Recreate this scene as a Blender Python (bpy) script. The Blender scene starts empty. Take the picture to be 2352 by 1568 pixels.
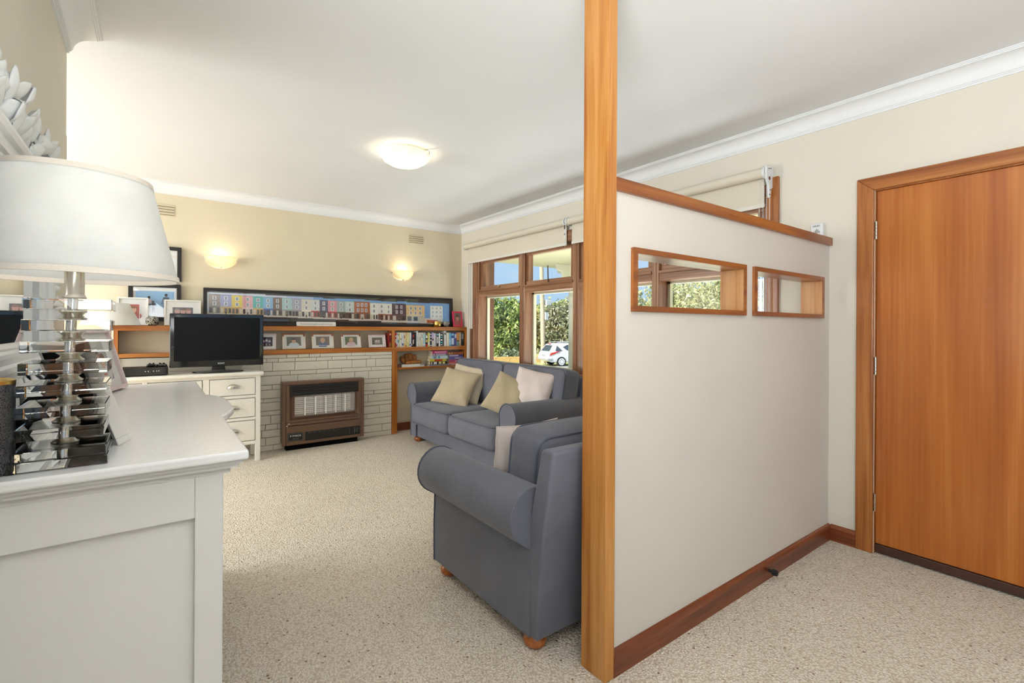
import bpy, bmesh, math, random
from mathutils import Vector, Matrix, Euler
R = math.radians
scene = bpy.context.scene
C = scene.collection

# ------------------------------------------------------------------ camera
YAW = 0.64152
cam_d = bpy.data.cameras.new('camera')
cam_d.sensor_width = 36.0
cam_d.lens = 1106.0 / 2352.0 * 36.0
cam_d.shift_y = -34.0 / 2352.0
cam_d.clip_start = 0.02
cam_d.clip_end = 300
cam = bpy.data.objects.new('camera', cam_d)
C.objects.link(cam)
cam.matrix_world = (Matrix.Translation((0, 0, 1.258)) @ Matrix.Rotation(-YAW, 4, 'Z')
                    @ Matrix.Rotation(math.pi / 2, 4, 'X') @ Matrix.Rotation(0.0055, 4, 'Z'))
scene.camera = cam
cy = scene.cycles
cy.max_bounces = 12; cy.diffuse_bounces = 3; cy.glossy_bounces = 4; cy.transmission_bounces = 12; cy.transparent_max_bounces = 8
cy.use_adaptive_sampling = True; cy.adaptive_threshold = 0.1; cy.adaptive_min_samples = 16; cy.use_light_tree = False; cy.caustics_reflective = False; cy.caustics_refractive = False

def srgb(r, g, b):
    def f(c):
        c /= 255.0
        return c / 12.92 if c <= 0.04045 else ((c + 0.055) / 1.055) ** 2.4
    return (f(r), f(g), f(b), 1.0)

# ------------------------------------------------------------------ sky, sun, added fill lights, exposure
W = bpy.data.worlds.new('sky'); scene.world = W; W.use_nodes = True
bg = W.node_tree.nodes['Background']
bg.inputs[0].default_value = srgb(186, 221, 255)
bg.inputs[1].default_value = 1.0
sun_d = bpy.data.lights.new('sun', 'SUN'); sun_d.energy = 7.5; sun_d.angle = R(2); sun_d.color = (1, .95, .86)
sun = bpy.data.objects.new('sun', sun_d); C.objects.link(sun)
sun.rotation_euler = Vector((0.75, 0.05, -0.62)).to_track_quat('-Z', 'Y').to_euler()

XLW = -0.31
def area(name, loc, aim, sx, sy, power, col):
    d = bpy.data.lights.new(name, 'AREA'); d.shape = 'RECTANGLE'; d.size = sx; d.size_y = sy
    d.energy = power; d.color = col
    o = bpy.data.objects.new(name, d); C.objects.link(o); o.location = loc
    o.rotation_euler = (Vector(aim) - Vector(loc)).to_track_quat('-Z', 'Y').to_euler()
    return o
# unseen area lights added to brighten the room: at the near and side-room windows,
# and low outside the openings, aimed up to lift ceiling and upper walls
FILL_COL = (0.93, 0.975, 1.0)
area('fill_near_window', (XLW + .03, -.6, 1.5), (0.35, -.5, 2.25), 2.0, 1.5, 70, FILL_COL)
area('fill_side_room', (-2.95, 4.2, 1.4), (-1.5, 4.2, .95), 2.2, 1.7, 145, FILL_COL)
area('upfill_porch', (4.0, 3.3, .45), (3.55, 3.3, 1.4), 3.6, .9, 105, FILL_COL)
area('upfill_end', (1.45, -3.75, .25), (1.45, -3.1, 1.4), 3.0, .9, 40, FILL_COL)
area('upfill_near', (-.95, -.6, .45), (-.4, -.6, 1.5), 2.0, .8, 160, FILL_COL)

scene.view_settings.view_transform = 'Standard'
scene.view_settings.look = 'None'
scene.view_settings.gamma = 1.0
scene.view_settings.use_curve_mapping = False
scene.view_settings.exposure = 0.0

# ------------------------------------------------------------------ materials
MATS = {}
def newmat(name):
    m = bpy.data.materials.new(name); m.use_nodes = True
    nt = m.node_tree
    return m, nt, nt.nodes['Principled BSDF'], nt.nodes['Material Output']
def nd(nt, t, **kw):
    n = nt.nodes.new(t)
    for k, v in kw.items():
        if k.startswith('i_'):
            n.inputs[k[2:].replace('_', ' ')].default_value = v
        else:
            setattr(n, k, v)
    return n
def coords(nt, scale=(1, 1, 1), rot=(0, 0, 0)):
    tc = nd(nt, 'ShaderNodeTexCoord'); mp = nd(nt, 'ShaderNodeMapping')
    mp.inputs['Scale'].default_value = scale; mp.inputs['Rotation'].default_value = rot
    nt.links.new(tc.outputs['Object'], mp.inputs['Vector'])
    return mp.outputs['Vector']
def bump(nt, bs, height, strength, dist=0.01):
    b = nd(nt, 'ShaderNodeBump'); b.inputs['Strength'].default_value = strength; b.inputs['Distance'].default_value = dist
    nt.links.new(height, b.inputs['Height']); nt.links.new(b.outputs['Normal'], bs.inputs['Normal'])
def ramp(nt, fac, stops):
    r = nd(nt, 'ShaderNodeValToRGB'); el = r.color_ramp.elements
    while len(el) < len(stops): el.new(0.5)
    for e, (p, c) in zip(el, stops): e.position = p; e.color = c
    nt.links.new(fac, r.inputs['Fac'])
    return r.outputs['Color']

def paint(name, rgb, rough=0.5, var=0.03, bs_scale=60, bstr=0.05, spec=0.4, metal=0.0, coat=0):
    m, nt, bs, out = newmat(name)
    v = coords(nt)
    n = nd(nt, 'ShaderNodeTexNoise', i_Scale=2.2, i_Detail=3.0); nt.links.new(v, n.inputs['Vector'])
    c = srgb(*rgb)
    lo = tuple(x * (1 - var) for x in c[:3]) + (1,); hi = tuple(min(1, x * (1 + var)) for x in c[:3]) + (1,)
    nt.links.new(ramp(nt, n.outputs['Fac'], [(0.35, lo), (0.65, hi)]), bs.inputs['Base Color'])
    bs.inputs['Roughness'].default_value = rough; bs.inputs['Metallic'].default_value = metal
    bs.inputs['Specular IOR Level'].default_value = spec
    if coat: bs.inputs['Coat Weight'].default_value = coat; bs.inputs['Coat Roughness'].default_value = .12
    if bstr:
        n2 = nd(nt, 'ShaderNodeTexNoise', i_Scale=bs_scale, i_Detail=2.0); nt.links.new(v, n2.inputs['Vector'])
        bump(nt, bs, n2.outputs['Fac'], bstr, 0.004)
    MATS[name] = m
    return m

def wood(name, dark, mid, light, axis='z', rough=0.32, scale=1.0, fig=1.0, coat=0.25):
    m, nt, bs, out = newmat(name)
    st = {'x': (0.9, 22, 22), 'y': (22, 0.9, 22), 'z': (22, 22, 0.9)}[axis]
    st2 = {'x': (5, 260, 260), 'y': (260, 5, 260), 'z': (260, 260, 5)}[axis]
    v = coords(nt, tuple(s * scale for s in st)); v2 = coords(nt, tuple(s * scale for s in st2))
    n = nd(nt, 'ShaderNodeTexNoise', i_Scale=1.0, i_Detail=6.0, i_Distortion=0.7 * fig); nt.links.new(v, n.inputs['Vector'])
    n2 = nd(nt, 'ShaderNodeTexNoise', i_Scale=1.0, i_Detail=3.0); nt.links.new(v2, n2.inputs['Vector'])
    mx = nd(nt, 'ShaderNodeMath', operation='MULTIPLY_ADD'); mx.inputs[1].default_value = 0.30
    nt.links.new(n2.outputs['Fac'], mx.inputs[0])
    ms = nd(nt, 'ShaderNodeMath', operation='MULTIPLY'); ms.inputs[1].default_value = 0.75
    nt.links.new(n.outputs['Fac'], ms.inputs[0]); nt.links.new(ms.outputs[0], mx.inputs[2])
    nt.links.new(ramp(nt, mx.outputs[0], [(0.36, srgb(*dark)), (0.52, srgb(*mid)), (0.68, srgb(*light))]), bs.inputs['Base Color'])
    bs.inputs['Roughness'].default_value = rough
    bs.inputs['Coat Weight'].default_value = coat; bs.inputs['Coat Roughness'].default_value = 0.2
    bump(nt, bs, n2.outputs['Fac'], 0.06, 0.002)
    MATS[name] = m
    return m

def fabric(name, rgb, rough=0.95, scale=900, var=0.12, bstr=0.25, sheen=0.25, knit=0):
    m, nt, bs, out = newmat(name)
    v = coords(nt)
    n = nd(nt, 'ShaderNodeTexNoise', i_Scale=scale, i_Detail=2.0); nt.links.new(v, n.inputs['Vector'])
    n3 = nd(nt, 'ShaderNodeTexNoise', i_Scale=5.0, i_Detail=3.0); nt.links.new(v, n3.inputs['Vector'])
    ad = nd(nt, 'ShaderNodeMath', operation='ADD'); nt.links.new(n.outputs['Fac'], ad.inputs[0]); nt.links.new(n3.outputs['Fac'], ad.inputs[1])
    hf = nd(nt, 'ShaderNodeMath', operation='MULTIPLY'); hf.inputs[1].default_value = .5; nt.links.new(ad.outputs[0], hf.inputs[0])
    c = srgb(*rgb)
    lo = tuple(x * (1 - var) for x in c[:3]) + (1,); hi = tuple(min(1, x * (1 + var)) for x in c[:3]) + (1,)
    nt.links.new(ramp(nt, hf.outputs[0], [(0.35, lo), (0.65, hi)]), bs.inputs['Base Color'])
    bs.inputs['Roughness'].default_value = rough; bs.inputs['Specular IOR Level'].default_value = .2
    bs.inputs['Sheen Weight'].default_value = sheen; bs.inputs['Sheen Roughness'].default_value = .4
    h = n.outputs['Fac']
    if knit:
        vo = nd(nt, 'ShaderNodeTexVoronoi', i_Scale=knit); nt.links.new(v, vo.inputs['Vector']); h = vo.outputs['Distance']
    bump(nt, bs, h, bstr, 0.003)
    MATS[name] = m
    return m

def plain(name, rgb, rough=0.4, metal=0.0, spec=0.5, coat=0, nz=0.0):
    m, nt, bs, out = newmat(name)
    n = nd(nt, 'ShaderNodeTexNoise', i_Scale=35.0, i_Detail=2.0); nt.links.new(coords(nt), n.inputs['Vector'])
    rr = nd(nt, 'ShaderNodeMapRange'); rr.inputs['To Min'].default_value = max(0.02, rough * .85); rr.inputs['To Max'].default_value = min(1, rough * 1.15)
    nt.links.new(n.outputs['Fac'], rr.inputs['Value']); nt.links.new(rr.outputs['Result'], bs.inputs['Roughness'])
    bs.inputs['Base Color'].default_value = srgb(*rgb); bs.inputs['Metallic'].default_value = metal
    bs.inputs['Specular IOR Level'].default_value = spec
    if coat: bs.inputs['Coat Weight'].default_value = coat
    if nz: bump(nt, bs, n.outputs['Fac'], nz, .003)
    MATS[name] = m
    return m

def printmat(name, rough=0.4, spec=.4, attr='Col'):
    m, nt, bs, out = newmat(name)
    a = nd(nt, 'ShaderNodeAttribute', attribute_name=attr)
    n = nd(nt, 'ShaderNodeTexNoise', i_Scale=220.0, i_Detail=2.0); nt.links.new(coords(nt), n.inputs['Vector'])
    mx = nd(nt, 'ShaderNodeMix', data_type='RGBA', blend_type='MULTIPLY'); mx.inputs['Factor'].default_value = .12
    nt.links.new(a.outputs['Color'], mx.inputs['A']); nt.links.new(n.outputs['Color'], mx.inputs['B'])
    nt.links.new(mx.outputs['Result'], bs.inputs['Base Color'])
    bs.inputs['Roughness'].default_value = rough; bs.inputs['Specular IOR Level'].default_value = spec
    MATS[name] = m
    return m

def thin_glass(name, tint=(1, 1, 1, 1), gloss=0.06):
    m, nt, bs, out = newmat(name)
    nt.nodes.remove(bs)
    tr = nd(nt, 'ShaderNodeBsdfTransparent'); tr.inputs['Color'].default_value = tint
    gl = nd(nt, 'ShaderNodeBsdfGlossy'); gl.inputs['Roughness'].default_value = 0.02
    mx = nd(nt, 'ShaderNodeMixShader'); mx.inputs[0].default_value = gloss
    n = nd(nt, 'ShaderNodeTexNoise', i_Scale=1.5); nt.links.new(coords(nt), n.inputs['Vector']); bump(nt, gl, n.outputs['Fac'], .01, .002)
    nt.links.new(tr.outputs[0], mx.inputs[1]); nt.links.new(gl.outputs[0], mx.inputs[2]); nt.links.new(mx.outputs[0], out.inputs['Surface'])
    MATS[name] = m
    return m

def frosted(name, rgb, rough=.5):
    m, nt, bs, out = newmat(name)
    nt.nodes.remove(bs)
    tl = nd(nt, 'ShaderNodeBsdfTranslucent'); tl.inputs['Color'].default_value = srgb(*rgb)
    df = nd(nt, 'ShaderNodeBsdfDiffuse'); df.inputs['Color'].default_value = srgb(*rgb)
    gl = nd(nt, 'ShaderNodeBsdfGlossy'); gl.inputs['Roughness'].default_value = .25
    v = coords(nt); n = nd(nt, 'ShaderNodeTexNoise', i_Scale=14.0, i_Detail=5.0, i_Distortion=1.2); nt.links.new(v, n.inputs['Vector'])
    c = srgb(*rgb)
    col = ramp(nt, n.outputs['Fac'], [(0.3, tuple(x * .82 for x in c[:3]) + (1,)), (0.7, c)])
    nt.links.new(col, tl.inputs['Color'])
    m1 = nd(nt, 'ShaderNodeMixShader'); m1.inputs[0].default_value = .25
    m2 = nd(nt, 'ShaderNodeMixShader'); m2.inputs[0].default_value = .06
    nt.links.new(tl.outputs[0], m1.inputs[1]); nt.links.new(df.outputs[0], m1.inputs[2])
    nt.links.new(m1.outputs[0], m2.inputs[1]); nt.links.new(gl.outputs[0], m2.inputs[2]); nt.links.new(m2.outputs[0], out.inputs['Surface'])
    MATS[name] = m
    return m

def crystal(name):
    m, nt, bs, out = newmat(name)
    bs.inputs['Base Color'].default_value = (0.97, .985, .98, 1); bs.inputs['Transmission Weight'].default_value = 1
    bs.inputs['Roughness'].default_value = 0.0; bs.inputs['IOR'].default_value = 1.49
    n = nd(nt, 'ShaderNodeTexNoise', i_Scale=3.0); nt.links.new(coords(nt), n.inputs['Vector']); bump(nt, bs, n.outputs['Fac'], .01, .002)
    MATS[name] = m
    return m

def carpet(name):
    m, nt, bs, out = newmat(name)
    v = coords(nt)
    vo = nd(nt, 'ShaderNodeTexVoronoi', i_Scale=120.0); nt.links.new(v, vo.inputs['Vector'])
    n1 = nd(nt, 'ShaderNodeTexNoise', i_Scale=95.0, i_Detail=3.0); nt.links.new(v, n1.inputs['Vector'])
    n2 = nd(nt, 'ShaderNodeTexNoise', i_Scale=1.4, i_Detail=3.0); nt.links.new(v, n2.inputs['Vector'])
    vs = nd(nt, 'ShaderNodeTexVoronoi', i_Scale=62.0); nt.links.new(v, vs.inputs['Vector'])
    base = ramp(nt, vo.outputs['Distance'], [(0.10, srgb(252, 243, 227)), (0.75, srgb(210, 193, 168))])
    big = ramp(nt, n2.outputs['Fac'], [(0.3, (0.93, .93, .92, 1)), (0.7, (1, 1, 1, 1))])
    m1 = nd(nt, 'ShaderNodeMix', data_type='RGBA', blend_type='MULTIPLY'); m1.inputs['Factor'].default_value = 1
    nt.links.new(base, m1.inputs['A']); nt.links.new(big, m1.inputs['B'])
    # random darker brown flecks of wool
    sep = nd(nt, 'ShaderNodeSeparateColor'); nt.links.new(vs.outputs['Color'], sep.inputs[0])
    gt = nd(nt, 'ShaderNodeMath', operation='GREATER_THAN'); gt.inputs[1].default_value = .90; nt.links.new(sep.outputs[0], gt.inputs[0])
    lt = nd(nt, 'ShaderNodeMath', operation='LESS_THAN'); lt.inputs[1].default_value = .30; nt.links.new(vs.outputs['Distance'], lt.inputs[0])
    an = nd(nt, 'ShaderNodeMath', operation='MULTIPLY'); nt.links.new(gt.outputs[0], an.inputs[0]); nt.links.new(lt.outputs[0], an.inputs[1])
    fl = ramp(nt, sep.outputs[1], [(0.2, srgb(140, 108, 84)), (0.8, srgb(206, 184, 158))])
    m2 = nd(nt, 'ShaderNodeMix', data_type='RGBA'); nt.links.new(an.outputs[0], m2.inputs['Factor'])
    nt.links.new(m1.outputs['Result'], m2.inputs['A']); nt.links.new(fl, m2.inputs['B'])
    nt.links.new(m2.outputs['Result'], bs.inputs['Base Color'])
    bs.inputs['Roughness'].default_value = 1; bs.inputs['Specular IOR Level'].default_value = .05
    bs.inputs['Sheen Weight'].default_value = .15
    sb = nd(nt, 'ShaderNodeMath', operation='SUBTRACT'); nt.links.new(n1.outputs['Fac'], sb.inputs[0]); nt.links.new(vo.outputs['Distance'], sb.inputs[1])
    bump(nt, bs, sb.outputs[0], 0.8, 0.008)
    MATS[name] = m
    return m

paint('wall_paint_warm', (226, 213, 186), 0.6, .015, 90, .03, .25)
paint('partition_paint', (217, 209, 196), 0.6, .015, 90, .03, .25)
paint('wall_paint', (228, 220, 204), 0.6, .015, 90, .03, .25)
paint('ceiling_paint', (232, 232, 232), 0.75, .008, 60, .02, .15)
paint('cornice_paint', (238, 238, 238), 0.5, .01, 60, .02, .25)
paint('white_paint', (228, 226, 221), 0.33, .02, 26, .06, .5)
paint('dresser_top_paint', (244, 243, 241), 0.2, .015, 90, .16, .5)
paint('cabinet_paint', (233, 228, 216), 0.35, .015, 40, .04, .5)
paint('brick_paint', (226, 219, 202), 0.5, .03, 70, .22, .3)
paint('mortar_paint', (206, 198, 180), 0.7, .03, 120, .3, .2)
paint('plaster_white', (236, 237, 236), 0.4, .02, 60, .08, .5)
paint('blind_fabric', (226, 217, 198), 0.8, .015, 300, .05, .1)
wood('post_wood', (166, 94, 30), (194, 128, 54), (210, 150, 82), 'z', .3)
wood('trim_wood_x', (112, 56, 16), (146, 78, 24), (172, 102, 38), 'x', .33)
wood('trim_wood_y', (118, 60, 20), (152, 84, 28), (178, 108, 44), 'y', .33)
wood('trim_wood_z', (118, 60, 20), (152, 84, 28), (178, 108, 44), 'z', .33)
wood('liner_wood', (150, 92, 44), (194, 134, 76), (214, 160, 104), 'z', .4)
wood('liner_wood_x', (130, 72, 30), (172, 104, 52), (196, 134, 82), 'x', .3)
wood('baseboard_wood_x', (96, 44, 20), (126, 62, 30), (150, 84, 46), 'x', .4)
wood('baseboard_wood_y', (96, 44, 20), (126, 62, 30), (150, 84, 46), 'y', .4)
wood('door_wood', (164, 86, 26), (184, 104, 38), (202, 124, 52), 'z', .26, .32, 1.6, .35)
wood('frame_wood_z', (136, 72, 26), (170, 102, 44), (192, 126, 66), 'z', .35)
wood('frame_wood_y', (136, 72, 26), (170, 102, 44), (192, 126, 66), 'y', .35)
wood('shelf_wood_x', (146, 74, 22), (186, 112, 42), (206, 138, 68), 'x', .35)
wood('shelf_wood_z', (146, 74, 22), (186, 112, 42), (206, 138, 68), 'z', .35)
wood('window_wood_y', (112, 70, 44), (146, 98, 66), (174, 132, 102), 'y', .35)
wood('window_wood_z', (112, 70, 44), (150, 102, 70), (178, 138, 108), 'z', .35)
wood('foot_wood', (130, 60, 20), (172, 92, 36), (196, 120, 60), 'z', .25)
fabric('sofa_fabric', (111, 112, 121))
fabric('piping_fabric', (92, 94, 106), bstr=.1)
fabric('tan_fabric', (192, 175, 146), scale=500, bstr=.7, knit=170)
fabric('tan_weave_fabric', (184, 168, 138), scale=500, bstr=.8, knit=110)
fabric('cream_fabric', (214, 200, 176), scale=500, bstr=.3)
fabric('blush_fabric', (222, 208, 200), scale=600, bstr=.3)
fabric('shade_fabric', (238, 237, 233), scale=300, var=.03, bstr=.12, sheen=.1)
def shade_mat():
    m, nt, bs, out = newmat('lamp_shade_linen'); v = coords(nt)
    n = nd(nt, 'ShaderNodeTexNoise', i_Scale=9.0, i_Detail=8.0); nt.links.new(v, n.inputs['Vector'])
    col = ramp(nt, n.outputs['Fac'], [(.3, srgb(234, 234, 230)), (.7, srgb(246, 246, 243))])
    df = nd(nt, 'ShaderNodeBsdfDiffuse'); tl = nd(nt, 'ShaderNodeBsdfTranslucent'); mx = nd(nt, 'ShaderNodeMixShader'); mx.inputs[0].default_value = .38
    nt.links.new(col, df.inputs['Color']); nt.links.new(col, tl.inputs['Color']); nt.nodes.remove(bs)
    bump(nt, df, n.outputs['Fac'], .15, .003)
    nt.links.new(df.outputs[0], mx.inputs[1]); nt.links.new(tl.outputs[0], mx.inputs[2]); nt.links.new(mx.outputs[0], out.inputs['Surface']); MATS['lamp_shade_linen'] = m
shade_mat()
fabric('shade_tape', (232, 222, 208), scale=300, var=.03, bstr=.1, sheen=.1)
carpet('carpet_wool')
plain('chrome', (200, 200, 200), .12, 1.0)
plain('nickel', (206, 201, 190), .26, 1.0)
plain('steel_dark', (92, 88, 82), .4, .9)
plain('gloss_black', (10, 10, 11), .08, 0, .5, .5)
plain('screen_black', (12, 12, 13), .3, 0, .18)
plain('matt_black', (20, 20, 20), .6)
plain('velvet_black', (12, 12, 12), .95, 0, .1)
plain('frame_black', (34, 29, 26), .4)
plain('mount_black', (38, 36, 33), .7)
plain('white_gloss', (236, 234, 228), .28)
plain('white_card', (240, 238, 233), .8)
plain('grey_card', (120, 120, 116), .9)
plain('frame_white', (238, 232, 222), .35)
plain('frame_cream', (232, 222, 208), .4)
plain('frame_pink', (240, 216, 212), .4)
plain('frame_hotpink', (226, 62, 96), .35)
plain('white_plastic', (232, 232, 230), .35)
plain('grey_plastic', (150, 150, 150), .4)
plain('rubber_black', (28, 28, 30), .7)
plain('heater_brown', (116, 88, 70), .38, .2)
plain('heater_dark', (30, 27, 24), .45)
plain('radiant_clay', (240, 226, 214), .8)
plain('guard_wire', (236, 234, 228), .4, 0)
plain('badge_black', (24, 24, 24), .3)
plain('text_white', (235, 235, 232), .5)
plain('text_grey', (120, 120, 118), .5)
plain('text_dark', (52, 48, 44), .6)
plain('gold_metal', (206, 170, 92), .3, 1.0)
plain('mirror_silver', (246, 248, 247), .01, 1.0)
plain('paper', (232, 218, 190), .9)
printmat('print_ink'); printmat('cover_ink', .35)
printmat('leaf_ink', .7, .2)
thin_glass('window_glass', (.97, .985, .98, 1), .05)
thin_glass('picture_glass', (1, 1, 1, 1), .05)
frosted('alabaster_glass', (255, 246, 226))
crystal('acrylic_clear')

# ------------------------------------------------------------------ mesh builder
class MB:
    def __init__(s): s.v = []; s.f = []; s.c = []; s.col = None
    def add(s, vs, fs, col=None):
        o = len(s.v); s.v += [tuple(p) for p in vs]; s.f += [tuple(i + o for i in f) for f in fs]
        s.c += [col or s.col or (1, 1, 1, 1)] * len(fs)
        return s
    def box(s, x0, x1, y0, y1, z0, z1, col=None):
        return s.add([(x0, y0, z0), (x1, y0, z0), (x1, y1, z0), (x0, y1, z0), (x0, y0, z1), (x1, y0, z1), (x1, y1, z1), (x0, y1, z1)],
                     [(0, 3, 2, 1), (4, 5, 6, 7), (0, 1, 5, 4), (1, 2, 6, 5), (2, 3, 7, 6), (3, 0, 4, 7)], col)
    def prism(s, poly, a0, a1, axis='x', col=None, cap=True):
        # poly in the two other axes (order y,z / x,z / x,y)
        n = len(poly); vs = []
        for a in (a0, a1):
            for p, q in poly:
                vs.append({'x': (a, p, q), 'y': (p, a, q), 'z': (p, q, a)}[axis])
        fs = [(i, (i + 1) % n, n + (i + 1) % n, n + i) for i in range(n)]
        if cap: fs += [tuple(range(n))[::-1], tuple(range(n, 2 * n))]
        return s.add(vs, fs, col)
    def lathe(s, prof, n=24, cx=0, cy=0, cz=0, a0=0, a1=2 * math.pi, col=None, cap=True):
        full = abs(a1 - a0 - 2 * math.pi) < 1e-6; m = n if full else n + 1
        vs = []
        for r, z in prof:
            for i in range(m):
                a = a0 + (a1 - a0) * i / n; vs.append((cx + r * math.cos(a), cy + r * math.sin(a), cz + z))
        fs = []
        for j in range(len(prof) - 1):
            for i in range(n):
                k = (i + 1) % m
                fs.append((j * m + i, j * m + k, (j + 1) * m + k, (j + 1) * m + i))
        if cap and full:
            if prof[0][0] > 1e-6: fs.append(tuple(range(m))[::-1])
            if prof[-1][0] > 1e-6: fs.append(tuple((len(prof) - 1) * m + i for i in range(m)))
        return s.add(vs, fs, col)
    def cyl(s, p0, p1, r, n=12, col=None, r1=None):
        p0, p1 = Vector(p0), Vector(p1); d = (p1 - p0).normalized()
        u = d.orthogonal().normalized(); w = d.cross(u); r1 = r if r1 is None else r1
        vs = [p0 + (u * math.cos(2 * math.pi * i / n) + w * math.sin(2 * math.pi * i / n)) * r for i in range(n)]
        vs += [p1 + (u * math.cos(2 * math.pi * i / n) + w * math.sin(2 * math.pi * i / n)) * r1 for i in range(n)]
        fs = [(i, (i + 1) % n, n + (i + 1) % n, n + i) for i in range(n)] + [tuple(range(n))[::-1], tuple(range(n, 2 * n))]
        return s.add(vs, fs, col)
    def tube(s, pts, r, n=8, closed=False, col=None):
        pts = [Vector(p) for p in pts]; m = len(pts); vs = []; ref = None
        for i, p in enumerate(pts):
            a = pts[(i - 1) % m] if (closed or i > 0) else p
            b = pts[(i + 1) % m] if (closed or i < m - 1) else p
            t = (b - a).normalized() if (b - a).length > 1e-9 else Vector((0, 0, 1))
            if ref is None: ref = t.orthogonal().normalized()
            ref = (ref - t * ref.dot(t)); ref = ref.normalized() if ref.length > 1e-6 else t.orthogonal().normalized()
            w = t.cross(ref)
            vs += [p + (ref * math.cos(2 * math.pi * k / n) + w * math.sin(2 * math.pi * k / n)) * r for k in range(n)]
        fs = []
        for i in range(m if closed else m - 1):
            j = (i + 1) % m
            fs += [(i * n + k, i * n + (k + 1) % n, j * n + (k + 1) % n, j * n + k) for k in range(n)]
        if not closed: fs += [tuple(range(n))[::-1], tuple((m - 1) * n + k for k in range(n))]
        return s.add(vs, fs, col)
    def quad(s, pts, col=None): return s.add(pts, [tuple(range(len(pts)))], col)
    def grid(s, fn, nu, nv, col=None, wrapu=False):
        vs = [fn(i / nu, j / nv) for j in range(nv + 1) for i in range(nu + 1)]
        fs = [(j * (nu + 1) + i, j * (nu + 1) + i + 1, (j + 1) * (nu + 1) + i + 1, (j + 1) * (nu + 1) + i) for j in range(nv) for i in range(nu)]
        return s.add(vs, fs, col)
    def xf(s, M, start=0):
        for i in range(start, len(s.v)): s.v[i] = tuple(M @ Vector(s.v[i]))
        return s
    def shift(s, d):
        s.v = [(x - d[0], y - d[1], z - d[2]) for x, y, z in s.v]; return s
    def mesh(s, name, mat, smooth=None, attr=False, weld=False):
        me = bpy.data.meshes.new(name); me.from_pydata(s.v, [], s.f); me.update()
        if attr:
            a = me.color_attributes.new('Col', 'FLOAT_COLOR', 'CORNER')
            buf = []
            for p, c in zip(me.polygons, s.c): buf += list(c) * p.loop_total
            a.data.foreach_set('color', buf)
        bm = bmesh.new(); bm.from_mesh(me)
        if weld: bmesh.ops.remove_doubles(bm, verts=bm.verts, dist=1e-5)
        if not attr: bmesh.ops.recalc_face_normals(bm, faces=bm.faces)
        bm.to_mesh(me); bm.free()
        if mat: me.materials.append(MATS[mat] if isinstance(mat, str) else mat)
        if smooth is not None:
            me.shade_smooth()
            if smooth < 180: me.set_sharp_from_angle(angle=R(smooth))
        return me
    def build(s, name, mat, parent=None, bevel=0, seg=2, smooth=None, attr=False, weld=False, world=False):
        if world and parent is not None:
            q = parent; off = Vector((0, 0, 0))
            while q is not None: off += q.location; q = q.parent
            s.shift(off)
        me = s.mesh(name, mat, smooth, attr, weld)
        o = bpy.data.objects.new(name, me); C.objects.link(o)
        if parent is not None: o.parent = parent
        if bevel:
            b = o.modifiers.new('bevel', 'BEVEL'); b.width = bevel; b.segments = seg; b.limit_method = 'ANGLE'; b.angle_limit = R(40)
        return o
def tag(o, label=None, cat=None, group=None, kind=None):
    if label: o['label'] = label
    if cat: o['category'] = cat
    if group: o['group'] = group
    if kind: o['kind'] = kind
    return o
def thing(name, label, cat, loc=(0, 0, 0), rot=(0, 0, 0), group=None):
    o = bpy.data.objects.new(name, None); C.objects.link(o); o.empty_display_size = .05
    o.location = loc; o.rotation_euler = rot
    return tag(o, label, cat, group)
def struct(name, mb, mat, label, cat=None, **kw):
    o = mb.build(name, mat, **kw); return tag(o, label, cat, kind='structure')
def bx(*a): return MB().box(*a)
def text(name, s, size, mat, parent, M, depth=.0006, align='CENTER', xs=1.0):
    cu = bpy.data.curves.new(name, 'FONT'); cu.body = s; cu.size = size; cu.extrude = depth; cu.align_x = align; cu.align_y = 'CENTER'
    cu.resolution_u = 3
    t = bpy.data.objects.new(name, cu); C.objects.link(t)
    dg = bpy.context.evaluated_depsgraph_get(); dg.update()
    me = bpy.data.meshes.new_from_object(t.evaluated_get(dg)); bpy.data.objects.remove(t); bpy.data.curves.remove(cu)
    me.transform(M @ Matrix.Diagonal((xs, 1, 1, 1))); me.materials.clear(); me.materials.append(MATS[mat]); me.name = name
    o = bpy.data.objects.new(name, me); C.objects.link(o); o.parent = parent
    return o
FRONT = Matrix.Rotation(math.pi / 2, 4, 'X')       # text in the xz plane, read from -y
def softbox(sx, sy, sz, r, bx_=0, by_=0, bz_=0, n=10):
    """rounded, bulging upholstery block centred on the origin"""
    mb = MB(); h = Vector((sx / 2, sy / 2, sz / 2))
    bul = (bx_, by_, bz_)
    def pt(p):
        q = Vector(p); inner = Vector([max(-(h[k] - r), min(h[k] - r, q[k])) for k in range(3)])
        d = q - inner
        if d.length > 1e-9: q = inner + d.normalized() * r
        t = [q[k] / h[k] for k in range(3)]
        for k in range(3):
            a, b = [j for j in range(3) if j != k]
            q[k] += bul[k] * t[k] * max(0, 1 - t[a] ** 2) * max(0, 1 - t[b] ** 2)
        return q
    def ss(t): # denser near the edges
        return math.sin((t - .5) * math.pi) * .5 + .5
    for k in range(3):
        a, b = (k + 1) % 3, (k + 2) % 3
        for sg in (-1, 1):
            def fn(u, v, k=k, a=a, b=b, sg=sg):
                p = [0, 0, 0]; p[k] = sg * h[k]; p[a] = (ss(u) * 2 - 1) * h[a]; p[b] = (ss(v) * 2 - 1) * h[b]
                return pt(p)
            mb.grid(fn, n, n)
    return mb

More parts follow.
